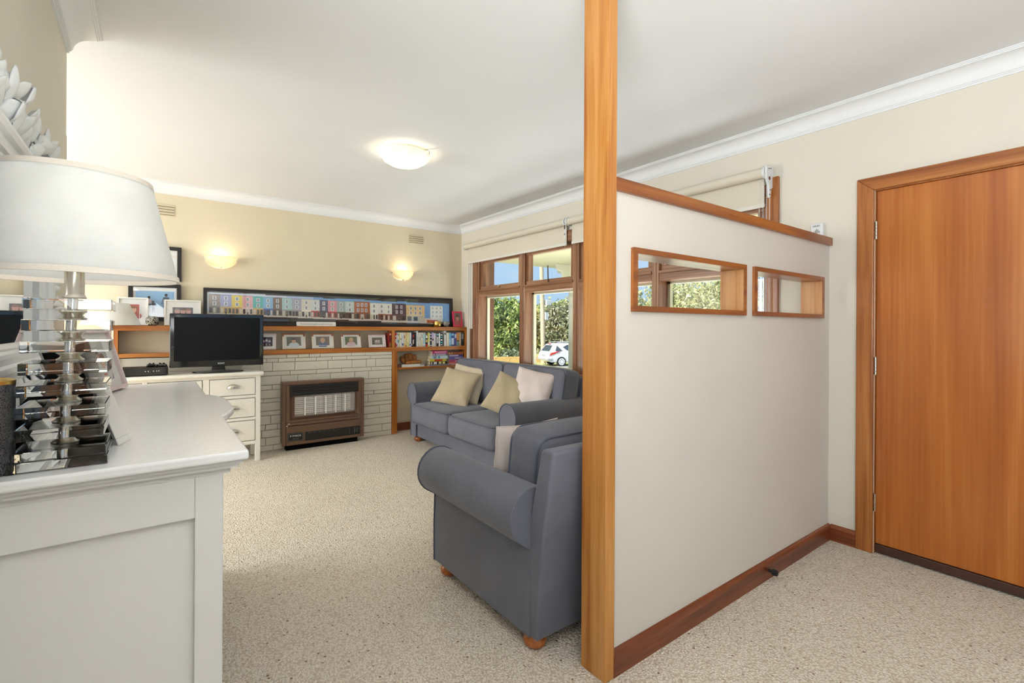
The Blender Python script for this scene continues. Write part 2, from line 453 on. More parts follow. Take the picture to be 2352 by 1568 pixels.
# ================================================================== STRUCTURE
XW, XL, YF, ZC = 3.25, -0.31, 5.47, 2.56
YS = 5.32                                   # front plane of the built-in shelving and brickwork
struct('floor', bx(-3.2, 3.45, -3.2, YF + .12, -.12, 0), 'carpet_wool', 'cream wool loop carpet flecked with brown covering the whole floor', 'carpet')
struct('ceiling', bx(-3.2, 3.55, -3.2, YF + .12, ZC, ZC + .12), 'ceiling_paint', 'flat white plaster ceiling', 'ceiling')
WO = dict(y0=1.53, y1=5.08, z0=.80, z1=2.13)   # window opening
DO = dict(y0=.125, y1=.948, z1=2.035)          # door opening
mb = MB()
mb.box(XW, XW + .15, WO['y1'], YF + .12, 0, ZC); mb.box(XW, XW + .15, WO['y0'], WO['y1'], 0, WO['z0']); mb.box(XW, XW + .15, WO['y0'], WO['y1'], WO['z1'], ZC)
mb.box(XW, XW + .15, DO['y1'], WO['y0'], 0, ZC); mb.box(XW, XW + .15, DO['y0'], DO['y1'], DO['z1'], ZC); mb.box(XW, XW + .15, -3.2, DO['y0'], 0, ZC)
struct('wall_right', mb, 'wall_paint', 'cream painted wall with the long window and the front door', 'wall')
mb = MB()
mb.box(XW + .151, XW + .27, WO['y1'] + .02, YF + .3, -1.3, ZC); mb.box(XW + .151, XW + .27, WO['y0'] - .02, WO['y1'] + .02, -1.3, WO['z0'] - .03)
mb.box(XW + .151, XW + .27, WO['y0'] - .02, WO['y1'] + .02, WO['z1'] + .02, ZC); mb.box(XW + .151, XW + .27, -3.2, WO['y0'] - .02, -1.3, ZC)
paint('brown_brick', (112, 78, 58), .85, .15, 30, .5)
struct('wall_outer', mb, 'brown_brick', 'brown brick outside face of the window wall', 'wall')
struct('wall_back', bx(-3.2, XW, YF, YF + .12, 0, ZC), 'wall_paint_warm', 'cream wall behind the shelves with two glowing wall lamps', 'wall')
mb = MB(); mb.box(XL - .12, XL, .4, 2.9, 0, ZC); mb.box(XL - .12, XL, -3.1, -1.6, 0, ZC); mb.box(XL - .12, XL, -1.6, .4, 0, .75); mb.box(XL - .12, XL, -1.6, .4, 2.25, ZC)
struct('wall_left', mb, 'wall_paint', 'cream wall with the carved white mirror', 'wall')
struct('trim_9', bx(XL - .125, XL - .001, 2.901, 2.925, 0, 2.1), 'frame_wood_z', 'thin timber edge strip on the end of the mirror wall', 'trim')
struct('wall_side', bx(-3.1, XL - .12, 2.78, 2.9, 0, ZC), 'wall_paint', 'cream wall of the side room', 'wall')
mb = MB()
mb.box(-3.12, -3.0, 2.78, 3.1, 0, ZC); mb.box(-3.12, -3.0, 5.3, YF, 0, ZC); mb.box(-3.12, -3.0, 3.1, 5.3, 0, .55); mb.box(-3.12, -3.0, 3.1, 5.3, 2.45, ZC)
struct('wall_far_side', mb, 'wall_paint', 'cream end wall of the side room with an added window', 'wall')
mb = MB()
mb.box(XL, -.1, -3.2, -3.08, 0, ZC); mb.box(3.0, XW, -3.2, -3.08, 0, ZC); mb.box(-.1, 3.0, -3.2, -3.08, 0, .45); mb.box(-.1, 3.0, -3.2, -3.08, 2.45, ZC)
struct('wall_front', mb, 'wall_paint', 'cream end wall behind the viewer with large added windows', 'wall')

# cornices -----------------------------------------------------------
def cove():
    p = [(0, 2.462), (.007, 2.462), (.007, 2.472), (.012, 2.472), (.012, 2.479), (.017, 2.479)]
    for i in range(9):
        a = i / 8 * math.pi / 2
        p.append((.017 + .062 * (1 - math.cos(a)), 2.481 + .064 * math.sin(a)))
    p += [(.083, 2.545), (.083, 2.55), (.089, 2.55), (.089, 2.555), (.096, 2.555), (.096, ZC), (0, ZC)]
    return p
struct('trim_1', MB().prism([(XW - o, z) for o, z in cove()], -3.1, YF, 'y'), 'cornice_paint', 'white plaster cove cornice along the window wall', 'cornice', smooth=30)
struct('trim_2', MB().prism([(YF - o, z) for o, z in cove()], -3.0, XW, 'x'), 'cornice_paint', 'white plaster cove cornice above the wall lamps', 'cornice', smooth=30)
struct('trim_3', MB().prism([(XL + o * 1.25, z) for o, z in cove()], -3.1, 2.9, 'y'), 'cornice_paint', 'white plaster cove cornice above the carved mirror', 'cornice', smooth=30)

# partition ----------------------------------------------------------
YP0, YP1 = 1.175, 1.265
H1 = (1.43, 2.25, 1.317, 1.556); H2 = (2.332, 3.14, 1.317, 1.556)
mb = MB(); xs = [1.325, H1[0], H1[1], H2[0], H2[1], XW]
mb.box(xs[0], xs[5], YP0, YP1, 0, H1[2]); mb.box(xs[0], xs[5], YP0, YP1, H1[3], 1.752)
for a, b in ((0, 1), (2, 3), (4, 5)): mb.box(xs[a], xs[b], YP0, YP1, H1[2], H1[3])
struct('wall_partition', mb, 'partition_paint', 'pale low partition wall with two timber-lined peep openings', 'wall')
struct('trim_4', bx(1.33, XW, 1.158, 1.282, 1.752, 1.798), 'trim_wood_x', 'brown timber capping rail on top of the partition', 'trim', bevel=.002)
struct('trim_5', bx(1.283, 1.332, 1.16, 1.278, 0, ZC), 'post_wood', 'tall orange timber post from floor to ceiling at the partition end', 'post', bevel=.002)
for (h, nm, lab) in ((H1, 'trim_6', 'timber lining of the wider peep opening nearer the post'), (H2, 'trim_7', 'timber lining of the smaller-looking peep opening nearer the door')):
    r = thing(nm, lab, 'opening lining', ((h[0] + h[1]) / 2, 1.22, h[2])); r['kind'] = 'structure'
    y0, y1, t = 1.163, 1.28, .022
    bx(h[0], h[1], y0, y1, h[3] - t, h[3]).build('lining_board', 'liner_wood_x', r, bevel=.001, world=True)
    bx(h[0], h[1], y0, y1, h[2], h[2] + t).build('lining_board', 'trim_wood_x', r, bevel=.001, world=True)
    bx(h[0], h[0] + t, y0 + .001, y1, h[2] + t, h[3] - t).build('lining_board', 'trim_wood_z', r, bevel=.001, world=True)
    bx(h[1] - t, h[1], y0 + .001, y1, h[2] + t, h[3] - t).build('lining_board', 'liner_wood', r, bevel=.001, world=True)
    # darker face edging on the viewer's side
    mb = MB()
    for b in ((h[0], h[1], y0 - .004, y0, h[3] - t, h[3]), (h[0], h[1], y0 - .004, y0, h[2], h[2] + t), (h[0], h[0] + t, y0 - .004, y0, h[2] + t, h[3] - t), (h[1] - t, h[1], y0 - .004, y0, h[2] + t, h[3] - t)): mb.box(*b)
    mb.build('face_edging', 'trim_wood_x', r, world=True)
struct('baseboard_partition', MB().prism([(YP0, 0), (YP0 - .016, 0), (YP0 - .016, .075), (YP0 - .012, .088), (YP0 - .003, .094), (YP0, .094)], 1.33, XW, 'x'), 'baseboard_wood_x', 'brown timber skirting along the foot of the partition', 'skirting')
struct('baseboard_right', MB().prism([(XW, 0), (XW - .016, 0), (XW - .016, .075), (XW - .012, .088), (XW - .003, .094), (XW, .094)], 1.03, YP0 - .016, 'y'), 'baseboard_wood_y', 'short brown skirting between partition and door frame', 'skirting')
struct('baseboard_back', bx(2.302, XW - .026, YF - .016, YF, 0, .09), 'baseboard_wood_x', 'brown skirting under the right-hand shelves', 'skirting')
struct('baseboard_window', bx(XW - .016, XW, YP1, YF - .016, 0, .09), 'baseboard_wood_y', 'brown skirting under the long window', 'skirting')
ds = thing('door_stop', 'small black rubber door stop on the partition skirting', 'door stop', (2.48, 1.159, .045))
MB().cyl((0, 0, 0), (0, -.02, 0), .008, 12).build('stem', 'rubber_black', ds)
MB().cyl((0, -.018, 0), (0, -.042, 0), .016, 16, r1=.014).build('rubber_tip', 'rubber_black', ds, bevel=.003)

# door ---------------------------------------------------------------
r = thing('door_1', 'flush orange-brown timber front door hung on three hinges', 'door', (XW, .54, 0)); r['kind'] = 'structure'
lf = bx(XW + .012, XW + .05, DO['y0'] + .003, DO['y1'] - .005, .055, DO['z1'] - .006).build('leaf', 'door_wood', r, bevel=.002, world=True)
bx(XW + .004, XW + .05, DO['y0'] + .003, DO['y1'] - .005, .008, .052).build('weather_strip', plain('dark_timber', (74, 46, 34), .5), r, bevel=.003, world=True)
for z in (1.81, 1.05, .285):
    h = MB()
    for k in range(5): h.cyl((XW + .002, DO['y1'] - .004, z - .05 + k * .02), (XW + .002, DO['y1'] - .004, z - .05 + k * .02 + .0185), .0065, 10)
    h.build('hinge', 'nickel', r, world=True, smooth=40)
MB().cyl((XW + .012, .2, 1.02), (XW - .04, .2, 1.02), .012, 12).lathe([(0, -.03), (.02, -.028), (.028, -.012), (.028, .01), (.02, .026), (0, .03)], 16, XW - .05, .2, 1.02).build('door_knob', 'nickel', r, world=True, smooth=50)
fr = thing('trim_8', 'brown timber frame around the front door', 'door frame', (XW, .54, 0)); fr['kind'] = 'structure'
a0, a1, zt = DO['y0'], DO['y1'], DO['z1']; w = .083; T = XW - .02
def arch(poly, mat): MB().prism(poly, T, XW + .004, 'x').build('architrave', mat, fr, bevel=.005, world=True)
arch([(a1 + .002, 0), (a1 + w, 0), (a1 + w, zt + w - .01), (a1 + .002, zt)], 'frame_wood_z')
arch([(a0 - .002, 0), (a0 - .002, zt), (a0 - w, zt + w - .01), (a0 - w, 0)], 'frame_wood_z')
arch([(a1 + .002, zt), (a1 + w, zt + w - .01), (a0 - w, zt + w - .01), (a0 - .002, zt)], 'frame_wood_y')
mb = MB(); mb.box(XW + .002, XW + .14, a1 - .004, a1 + .003, 0, zt); mb.box(XW + .002, XW + .14, a0 - .003, a0 + .002, 0, zt); mb.box(XW + .002, XW + .14, a0, a1, zt - .005, zt + .003)
mb.build('jamb', 'frame_wood_z', fr, world=True)

# long window --------------------------------------------------------
wn = thing('window_1', 'long brown timber window with four bays and top sashes', 'window', (XW, 3.3, WO['z0'])); wn['kind'] = 'structure'
X0, X1 = XW - .004, XW + .15
def wp(name, b, mat='window_wood_z', bev=.004, par=None): return bx(*b).build(name, mat, par or wn, bevel=bev, world=True)
wp('architrave', (XW - .022, XW, 5.065, 5.155, .74, 2.2)); wp('architrave', (XW - .022, XW, 1.462, 1.535, .74, 2.24), 'frame_wood_z')
wp('architrave', (XW - .02, XW, 1.535, 5.065, 2.10, 2.2), 'window_wood_y')
wp('jamb', (X0, X1, 5.04, 5.08, .80, 2.13)); wp('jamb', (X0, X1, 1.53, 1.56, .80, 2.13))
wp('head', (X0, X1, 1.56, 5.04, 2.09, 2.13), 'window_wood_y')
wp('sill', (XW - .05, X1 + .04, 1.5, 5.1, .77, .81), 'window_wood_y')
MU = [(4.125, 4.21), (3.29, 3.37), (2.385, 2.455)]
for a, b in MU:
    m_ = wp('mullion', (X0, X1 - .03, a, b, .81, 2.09)); wp('bead', (X0 - .006, X0 + .01, a + .025, b - .025, .81, 2.09), par=m_, bev=.002)
edges = [(4.21, 5.04), (3.37, 4.125), (2.455, 3.29), (1.56, 2.385)]
for i, (a, b) in enumerate(edges):
    wp('transom', (X0 + .002, X1 - .02, a, b, 1.632, 1.70), 'window_wood_y'); wp('transom_lip', (X0 - .012, X0 + .004, a - .002, b + .002, 1.69, 1.712), 'window_wood_y', .003)
    # awning sash above
    s = .05; z0, z1 = 1.703, 2.085; xa, xb = XW + .02, XW + .075
    sash = wp('sash', (xa, xb, a + .003, b - .003, z0, z0 + s), 'window_wood_y', .003)
    wp('sash_rail', (xa, xb, a + .003, b - .003, z1 - s, z1), 'window_wood_y', .003, sash)
    wp('sash_stile', (xa, xb, a + .003, a + .003 + s, z0 + s, z1 - s), 'window_wood_z', .003, sash); wp('sash_stile', (xa, xb, b - .003 - s, b - .003, z0 + s, z1 - s), 'window_wood_z', .003, sash)
    wp('glass_pane', (xa + .025, xa + .029, a + s, b - s, z0 + s, z1 - s), 'window_glass', 0)
    # fixed light below, with cream painted putty bead outside
    wp('glass_pane', (XW + .11, XW + .114, a, b, .81, 1.632), 'window_glass', 0)
    mb = MB(); x2, x3 = XW + .114, XW + .15
    for q in ((a, a + .022), (b - .022, b)): mb.box(x2, x3, q[0], q[1], .81, 1.632)
    mb.box(x2, x3, a, b, 1.612, 1.632); mb.box(x2, x3, a, b, .81, .84)
    mb.build('putty_bead', plain('cream_enamel%d' % i, (226, 220, 190), .5), wn, world=True)
    ym = (a + b) / 2
    if i == 0: MB().cyl((xa, ym, z0 + .03), (xa - .02, ym, z0 + .03), .012, 14).build('catch', 'nickel', sash, world=True, smooth=40)
    if i in (1, 2): MB().cyl((xa - .01, ym, z0 + .02), (xa + .01, ym + .03, z0 + .19), .006, 8).build('stay', 'steel_dark', sash, world=True)

# unseen windows added to let light in: end wall, side room, mirror wall (simple timber frames)
def back_window(nm, lab, axis, c, a0, a1, z0, z1, n):
    r = thing(nm, lab, 'window', (0, 0, z0)); r['kind'] = 'structure'
    def b(p0, p1, q0, q1): return bx(p0, p1, c - .04, c + .04, q0, q1) if axis == 'x' else bx(c - .04, c + .04, p0, p1, q0, q1)
    for k in range(n + 1):
        p = a0 + (a1 - a0) * k / n; b(p - .035, p + .035, z0, z1).build('mullion', 'window_wood_z', r, world=True)
    b(a0, a1, z0, z0 + .06).build('rail', 'window_wood_y', r, world=True); b(a0, a1, z1 - .06, z1).build('rail', 'window_wood_y', r, world=True)
back_window('window_2', 'large unseen timber window added behind the viewer to let light in', 'x', -3.14, -.1, 3.0, .45, 2.45, 3)
back_window('window_3', 'unseen timber window added to the side room to let light in', 'y', -3.06, 3.1, 5.3, .55, 2.45, 2)
back_window('window_4', 'unseen timber window added in the mirror wall behind the viewer for light', 'y', XL - .075, -1.6, .4, .75, 2.25, 2)

# roller blinds ------------------------------------------------------
def blind(y0, y1, lab):
    r = thing('roller_blind', lab, 'blind', (3.19, (y0 + y1) / 2, 2.05), group='cream roller blinds over the long window')
    xc, zc, rr = 3.185, 2.268, .034
    MB().cyl((xc, y0 + .02, zc), (xc, y1 - .02, zc), rr, 28).build('roller', 'blind_fabric', r, smooth=40, world=True)
    bx(xc + rr - .003, xc + rr + .001, y0 + .03, y1 - .03, 2.075, zc).build('blind_cloth', 'blind_fabric', r, world=True)
    MB().prism([(xc + rr - .009, 2.052), (xc + rr + .007, 2.052), (xc + rr + .007, 2.078), (xc + rr - .009, 2.078)], y0 + .028, y1 - .028, 'y').build('bottom_rail', 'cabinet_paint', r, bevel=.004, world=True)
    for y, sg in ((y0, 1), (y1, -1)):
        br = MB().cyl((xc, y, zc), (xc, y + .018 * sg, zc), .040, 24).box(xc, XW - .001, min(y, y + .012 * sg), max(y, y + .012 * sg), zc - .035, zc + .03).build('bracket', 'white_plastic', r, bevel=.002, smooth=40, world=True)
    return r
b1 = blind(3.40, 5.285, 'cream roller blind above the window bays behind the sofa')
b2 = blind(1.515, 3.385, 'cream roller blind seen above the partition capping rail')
def chain(y, x, z0, z1, par):
    mb = MB(); n = int((z1 - z0) / .011)
    for k in range(n): mb.lathe([(0, -.0035), (.003, -.001), (.003, .001), (0, .0035)], 6, x, y, z0 + k * .011)
    mb.cyl((x, y, z0), (x, y, z1), .0011, 5)
    mb.build('bead_chain', 'white_plastic', par, world=True, smooth=60)
for y, x in ((1.553, 3.165), (1.532, 3.172), (1.518, 3.19), (1.506, 3.205)): chain(y, x, 1.05, 2.22, b2)
mc = MB().prism([(3.15, 2.30), (3.225, 2.31), (3.246, 2.26), (3.246, 2.17), (3.215, 2.165), (3.20, 2.10), (3.185, 2.10), (3.18, 2.18), (3.15, 2.22)], 1.498, 1.512, 'y').build('chain_drive', 'white_plastic', b2, bevel=.003, world=True)
for (x, z) in ((3.175, 2.285), (3.20, 2.29), (3.185, 2.12), (3.195, 2.15)): MB().cyl((x, 1.499, z), (x, 1.494, z), .0035, 8).build('screw', 'steel_dark', mc, world=True)
MB().cyl((3.185, 1.499, 2.225), (3.185, 1.4965, 2.225), .012, 14).build('drive_hole', plain('rust', (120, 60, 40), .7), mc, world=True)
cl = bx(3.147, 3.152, 3.372, 3.392, 2.10, 2.24).build('chain_clip', 'white_plastic', b1, bevel=.002, world=True)
bx(3.144, 3.1475, 3.376, 3.388, 2.19, 2.23).build('clip_slot', 'text_dark', cl, world=True); bx(3.144, 3.1475, 3.376, 3.388, 2.135, 2.15).build('clip_slot', 'text_grey', cl, world=True)
chain(3.383, 3.15, 2.02, 2.12, b1)
# curtain track uprights: cream side channel strips beside the window
ch = thing('trim_10', 'cream ribbed side channel strip beside the window corner', 'trim', (XW, 5.25, 0)); ch['kind'] = 'structure'
for y in (5.195, 5.24, 5.285): bx(XW - .012, XW, y - .012, y + .012, .74, 2.28).build('channel_strip', 'cabinet_paint', ch, bevel=.004, world=True)

# alarm / chime on the wall behind the capping rail
al = thing('doorbell_chime', 'small white chime box on the wall above the partition end', 'chime box', (XW, 1.236, 1.799))
bx(-.028, 0, -.034, .034, 0, .096).build('case', 'white_plastic', al, bevel=.006)
MX = Matrix.Rotation(-math.pi / 2, 4, 'Z') @ FRONT
text('maker_name', 'ARLEC', .014, 'text_dark', al, Matrix.Translation((-.0285, 0, .078)) @ MX)
mb = MB()
for k in range(5):
    hgt = (.012, .02, .026, .02, .012)[k]; mb.box(-.0292, -.028, -.016 + k * .007, -.014 + k * .007, .035, .035 + hgt)
mb.build('sound_slots', 'text_dark', al)

# air vents in the back wall
plain('vent_shadow', (128, 108, 76), .9)
def vent(x0, x1, z0, z1, lab):
    r = thing('air_vent', lab, 'vent', ((x0 + x1) / 2, YF, z0))
    bx(x0, x1, YF - .004, YF - .0005, z0, z1).build('plate', 'wall_paint_warm', r, bevel=.002, world=True)
    n = 4; p = (z1 - z0) / n
    for k in range(n):
        z = z0 + p * (k + .5)
        bx(x0 + .004, x1 - .004, YF - .0052, YF - .004, z - .006, z - .001).build('slot', 'vent_shadow', r, world=True)
        MB().prism([(YF - .004, z + .016), (YF - .012, z + .002), (YF - .010, z), (YF - .004, z + .006)], x0 + .004, x1 - .004, 'x').build('louvre', 'wall_paint_warm', r, world=True)
vent(-.04, .163, 2.262, 2.362, 'cream wall vent with four louvres high above the black-framed pictures')
vent(2.50, 2.70, 2.275, 2.375, 'cream wall vent with four louvres high near the window corner')

# ================================================================== OUTSIDE
FWD = Vector((math.sin(YAW), math.cos(YAW), 0)); RGT = Vector((math.cos(YAW), -math.sin(YAW), 0))
GZ = -1.25
def plant_at(a, d): p = FWD * d + RGT * (d * a); return (p.x, p.y)     # bearing (tangent) and distance in the street
paint('lawn', (186, 182, 128), .95, .2, 8, .5, .1); paint('asphalt', (176, 172, 164), .95, .06, 40, .4, .1)
paint('soffit_paint', (206, 200, 164), .7, .03, 20, .05, .2); paint('render_cream', (226, 222, 200), .7, .03, 20, .05, .2)
struct('ground_outside', bx(XW + .28, 120, -60, 140, GZ - .2, GZ), 'lawn', 'grassy ground outside the window', 'ground')
st = MB(); c = Vector((*plant_at(.1, 27), GZ)); u_ = RGT * .94 + FWD * .34; v_ = FWD * .94 - RGT * .34
st.quad([c - u_ * 60 - v_ * 4 + Vector((0, 0, .02)), c + u_ * 60 - v_ * 4 + Vector((0, 0, .02)), c + u_ * 60 + v_ * 3.4 + Vector((0, 0, .02)), c - u_ * 60 + v_ * 3.4 + Vector((0, 0, .02))])
struct('road', st, 'asphalt', 'pale grey street in front of the house', 'road')
struct('ceiling_porch', bx(XW + .28, 5.19, -2, 5.79, 2.20, 2.34), 'soffit_paint', 'olive cream porch soffit outside the window', 'soffit')
pc = thing('porch_column', 'cream turned porch column with a carved bracket capital', 'column', (5.15, 5.35, GZ))
MB().lathe([(.09, 0), (.09, .5), (.07, .55), (.062, 1.6), (.06, 2.9), (.075, 2.92), (.075, 2.97), (.06, 3.0), (.06, 3.15), (.085, 3.2), (.1, 3.3), (.1, 3.45)], 20).build('shaft', 'render_cream', pc, smooth=40)
for k in range(4):
    a = k * math.pi / 2; M = Matrix.Rotation(a, 4, 'Z')
    MB().prism([(.05, 3.0), (.08, 3.1), (.11, 3.12), (.13, 3.2), (.2, 3.24), (.24, 3.34), (.32, 3.36), (.34, 3.45), (.05, 3.45)], -.025, .025, 'y').xf(M).build('bracket', 'render_cream', pc, bevel=.006)
hp = thing('hanging_plaque', 'dark octagonal plaque hanging under the porch', 'plaque', (4.6, 2.25, 1.60))
MB().prism([(.05 * math.cos(R(22.5 + 45 * k)), .052 + .055 * math.sin(R(22.5 + 45 * k))) for k in range(8)], -.01, .01, 'x').xf(Matrix.Rotation(-.5, 4, 'Z')).build('board', plain('plaque_dark', (70, 62, 58), .7), hp, bevel=.003)
MB().cyl((0, 0, .1), (0, 0, .6), .003, 6).build('cord', 'steel_dark', hp)

rnd = random.Random(7)
def foliage(mb, cx, cy, cz, rx, ry, rz, n, leaf, cols, hollow=.55):
    for _ in range(n):
        th = rnd.uniform(0, 2 * math.pi); ph = math.acos(rnd.uniform(-.75, 1)); k = rnd.uniform(hollow, 1.0) * (1 + .16 * math.sin(5 * th + 3 * ph) + .1 * math.sin(9 * ph + 2 * th))
        p = Vector((cx + rx * k * math.sin(ph) * math.cos(th), cy + ry * k * math.sin(ph) * math.sin(th), cz + rz * k * math.cos(ph)))
        e = Euler((rnd.uniform(-1.2, 1.2), rnd.uniform(-1.2, 1.2), rnd.uniform(0, 6.3))).to_matrix(); s = leaf * rnd.uniform(.6, 1.3)
        c0 = rnd.choice(cols); f = rnd.uniform(.8, 1.2); c = tuple(min(1, x * f) for x in srgb(*c0)[:3]) + (1,)
        mb.quad([p + e @ Vector(q) for q in ((-s, 0, 0), (-.1 * s, -.42 * s, .1 * s), (s, 0, 0), (-.1 * s, .42 * s, .1 * s))], c)
def tree(name, lab, cat, a, d, blobs, cols, leaf, trunk=.12, group=None):
    x, y = plant_at(a, d); r = thing(name, lab, cat, (x, y, GZ), group=group)
    mb = MB()
    for (dx, dy, z, rx, rz, n) in blobs: foliage(mb, dx, dy, z, rx, rx, rz, n, leaf, cols)
    mb.build('foliage', 'leaf_ink', r, attr=True)
    zt = max(b[2] for b in blobs); mb = MB(); mb.cyl((0, 0, 0), (.1, .05, zt * .75), trunk, 8, r1=trunk * .4)
    for (dx, dy, z, rx, rz, n) in blobs: mb.cyl((.05, 0, zt * .3), (dx * .8, dy * .8, z), trunk * .5, 6, r1=trunk * .15)
    mb.build('trunk', plain('bark_' + name + str(len(MATS)), (96, 82, 66), .9), r)
G1 = [(127, 149, 79), (154, 174, 93), (179, 193, 113), (113, 132, 73), (196, 202, 134)]
G2 = [(165, 173, 116), (187, 188, 132), (208, 204, 152), (141, 148, 102), (219, 215, 166)]
G3 = [(204, 180, 107), (216, 173, 112), (173, 180, 104), (193, 198, 123), (149, 163, 91)]
G4 = [(173, 169, 135), (193, 188, 155), (155, 155, 118), (210, 205, 171), (137, 140, 102)]
tree('shrub', 'tall dense green shrub beside the brick edge of the window', 'shrub', -.024, 36, [(0, 0, 1.7, 1.9, 2.0, 3200), (.5, -.2, 3.3, 1.35, 1.5, 1700), (-1.0, .4, 2.9, 1.5, 2.1, 1500), (1.0, -.6, 1.0, 1.2, 1.4, 1200)], G1, .19)
tree('shrub', 'low grey-green rounded shrub at the foot of the tall shrub', 'shrub', -.004, 34.6, [(0, 0, .35, .95, .62, 900)], [(176, 186, 156), (150, 164, 128), (206, 212, 186), (120, 136, 98)], .11, .05)
tree('tree', 'small tree with orange-tinged leaves left of the power pole', 'tree', .042, 37.5, [(0, 0, 1.6, 1.5, 1.6, 2200), (.2, 0, 2.7, 1.1, 1.3, 1200)], G3, .17)
tree('tree', 'greyish olive tree standing behind the white car', 'tree', .105, 37, [(0, 0, 2.2, 2.0, 1.9, 2600), (.8, 0, 3.3, 1.4, 1.3, 1400), (-.9, .3, 3.0, 1.1, 1.3, 900)], G4, .17)
tree('tree', 'pale yellow-green tree farthest back behind the power pole', 'tree', .078, 46, [(0, 0, 3.0, 2.8, 2.0, 2600), (2.2, 0, 3.6, 2.2, 1.5, 1500), (-2.4, 0, 2.5, 1.6, 1.4, 1100)], [(190, 196, 118), (168, 182, 96), (206, 206, 140)], .22)
tree('tree', 'broad rounded olive-green tree crown seen through the wider peep opening', 'tree', .40, 26, [(0, 0, 3.2, 3.0, 2.1, 5200), (1.2, -.9, 4.3, 1.7, 1.2, 1900), (-1.4, 1.0, 3.6, 1.8, 1.5, 2000), (0, 0, 1.2, 2.6, 1.5, 1500)], G2, .13, .2)
tree('tree', 'thin-branched light tree at the left of the wider peep opening', 'tree', .262, 24, [(0, 0, 3.0, .75, 1.0, 420), (.5, 0, 2.2, .8, .9, 500), (-.4, .2, 3.9, .6, .7, 260)], G2, .13, .07)
tree('bush', 'bright strappy green bush seen through the smaller peep opening', 'bush', .515, 12, [(0, 0, 1.9, .8, .9, 900), (0, 0, 3.0, .5, .6, 500)], [(150, 176, 70), (186, 200, 96), (104, 136, 48)], .12, .05)
pl = thing('power_pole', 'tall pale timber power pole beside the white car', 'pole', (*plant_at(.0655, 33), GZ))
paint('pole_timber', (206, 186, 160), .9, .1, 20, .2)
MB().cyl((0, 0, 0), (-.35, 0, 11), .17, 14, r1=.12).build('shaft', 'pole_timber', pl, smooth=40)
bx(.05, .5, -.25, .15, 4.0, 4.35).build('junction_box', 'white_plastic', pl, bevel=.03); bx(.0, .25, -.22, -.1, 3.0, 3.5).build('number_plate', 'white_plastic', pl)
fw = thing('garden_edging', 'low pale timber garden edging behind the parked car', 'garden edging', (*plant_at(.05, 34.2), GZ), (0, 0, math.atan2(u_.y, u_.x)))
paint('edging_timber', (226, 186, 120), .8, .1, 20, .2)
for k in range(10): bx(-10 + k * 2.0 + .01, -8 + k * 2.0 - .01, -.06, .06, 0, .22).build('sleeper', 'edging_timber', fw, bevel=.01); 
for k in range(10): bx(-9.0 + k * 2.0 + .01, -7.0 + k * 2.0 - .01, -.055, .055, .22, .42).build('sleeper', 'edging_timber', fw, bevel=.01)
hs = thing('house', 'tiny pale distant house between the tall shrub and the mullion', 'house', (*plant_at(.013, 75), GZ))
bx(-2, 2, -2, 2, 0, 3.4).build('wall', 'render_cream', hs); MB().prism([(-2.3, 3.4), (2.3, 3.4), (0, 4.8)], -2.3, 2.3, 'x').build('roof', plain('roof_grey', (196, 190, 186), .8), hs)
for x in (-1.1, .5): bx(x, x + .6, -2.03, -2.0, 2.0, 2.9).build('window', 'grey_plastic', hs)

# parked car -----------------------------------------------------------
plain('car_white', (244, 245, 247), .18, 0, .5, .6); plain('car_glass', (70, 80, 90), .08); plain('car_red', (204, 40, 44), .2); plain('car_grey', (168, 170, 172), .4); plain('tyre', (40, 40, 42), .8)
cx, cy = plant_at(.0665, 31.0); ang = math.atan2(u_.y, u_.x)
car = thing('car', 'white station wagon parked on the street showing its rear and side', 'car', (cx, cy, GZ), (0, 0, ang))
W2 = .86
def carbody(prof, w):   # prof: side outline (x,z,halfwidth)
    mb = MB(); n = len(prof)
    vs = [(x, -hw, z) for x, z, hw in prof] + [(x, hw, z) for x, z, hw in prof]
    fs = [(i, (i + 1) % n, n + (i + 1) % n, n + i) for i in range(n)] + [tuple(range(n))[::-1], tuple(range(n, 2 * n))]
    return mb.add(vs, fs)
carbody([(0, .34, .78), (-.06, .5, .84), (-.02, .62, .86), (.04, .86, .86), (.1, .95, .83), (4.3, .95, .83), (4.5, .6, .84), (4.45, .3, .8), (.2, .27, .8)], 0).build('body', 'car_white', car, bevel=.04, seg=3, smooth=50)
carbody([(.08, .94, .82), (.42, 1.38, .66), (.62, 1.45, .62), (2.4, 1.46, .62), (2.75, 1.36, .64), (3.6, .95, .8)], 0).build('cabin', 'car_white', car, bevel=.05, seg=3, smooth=50)
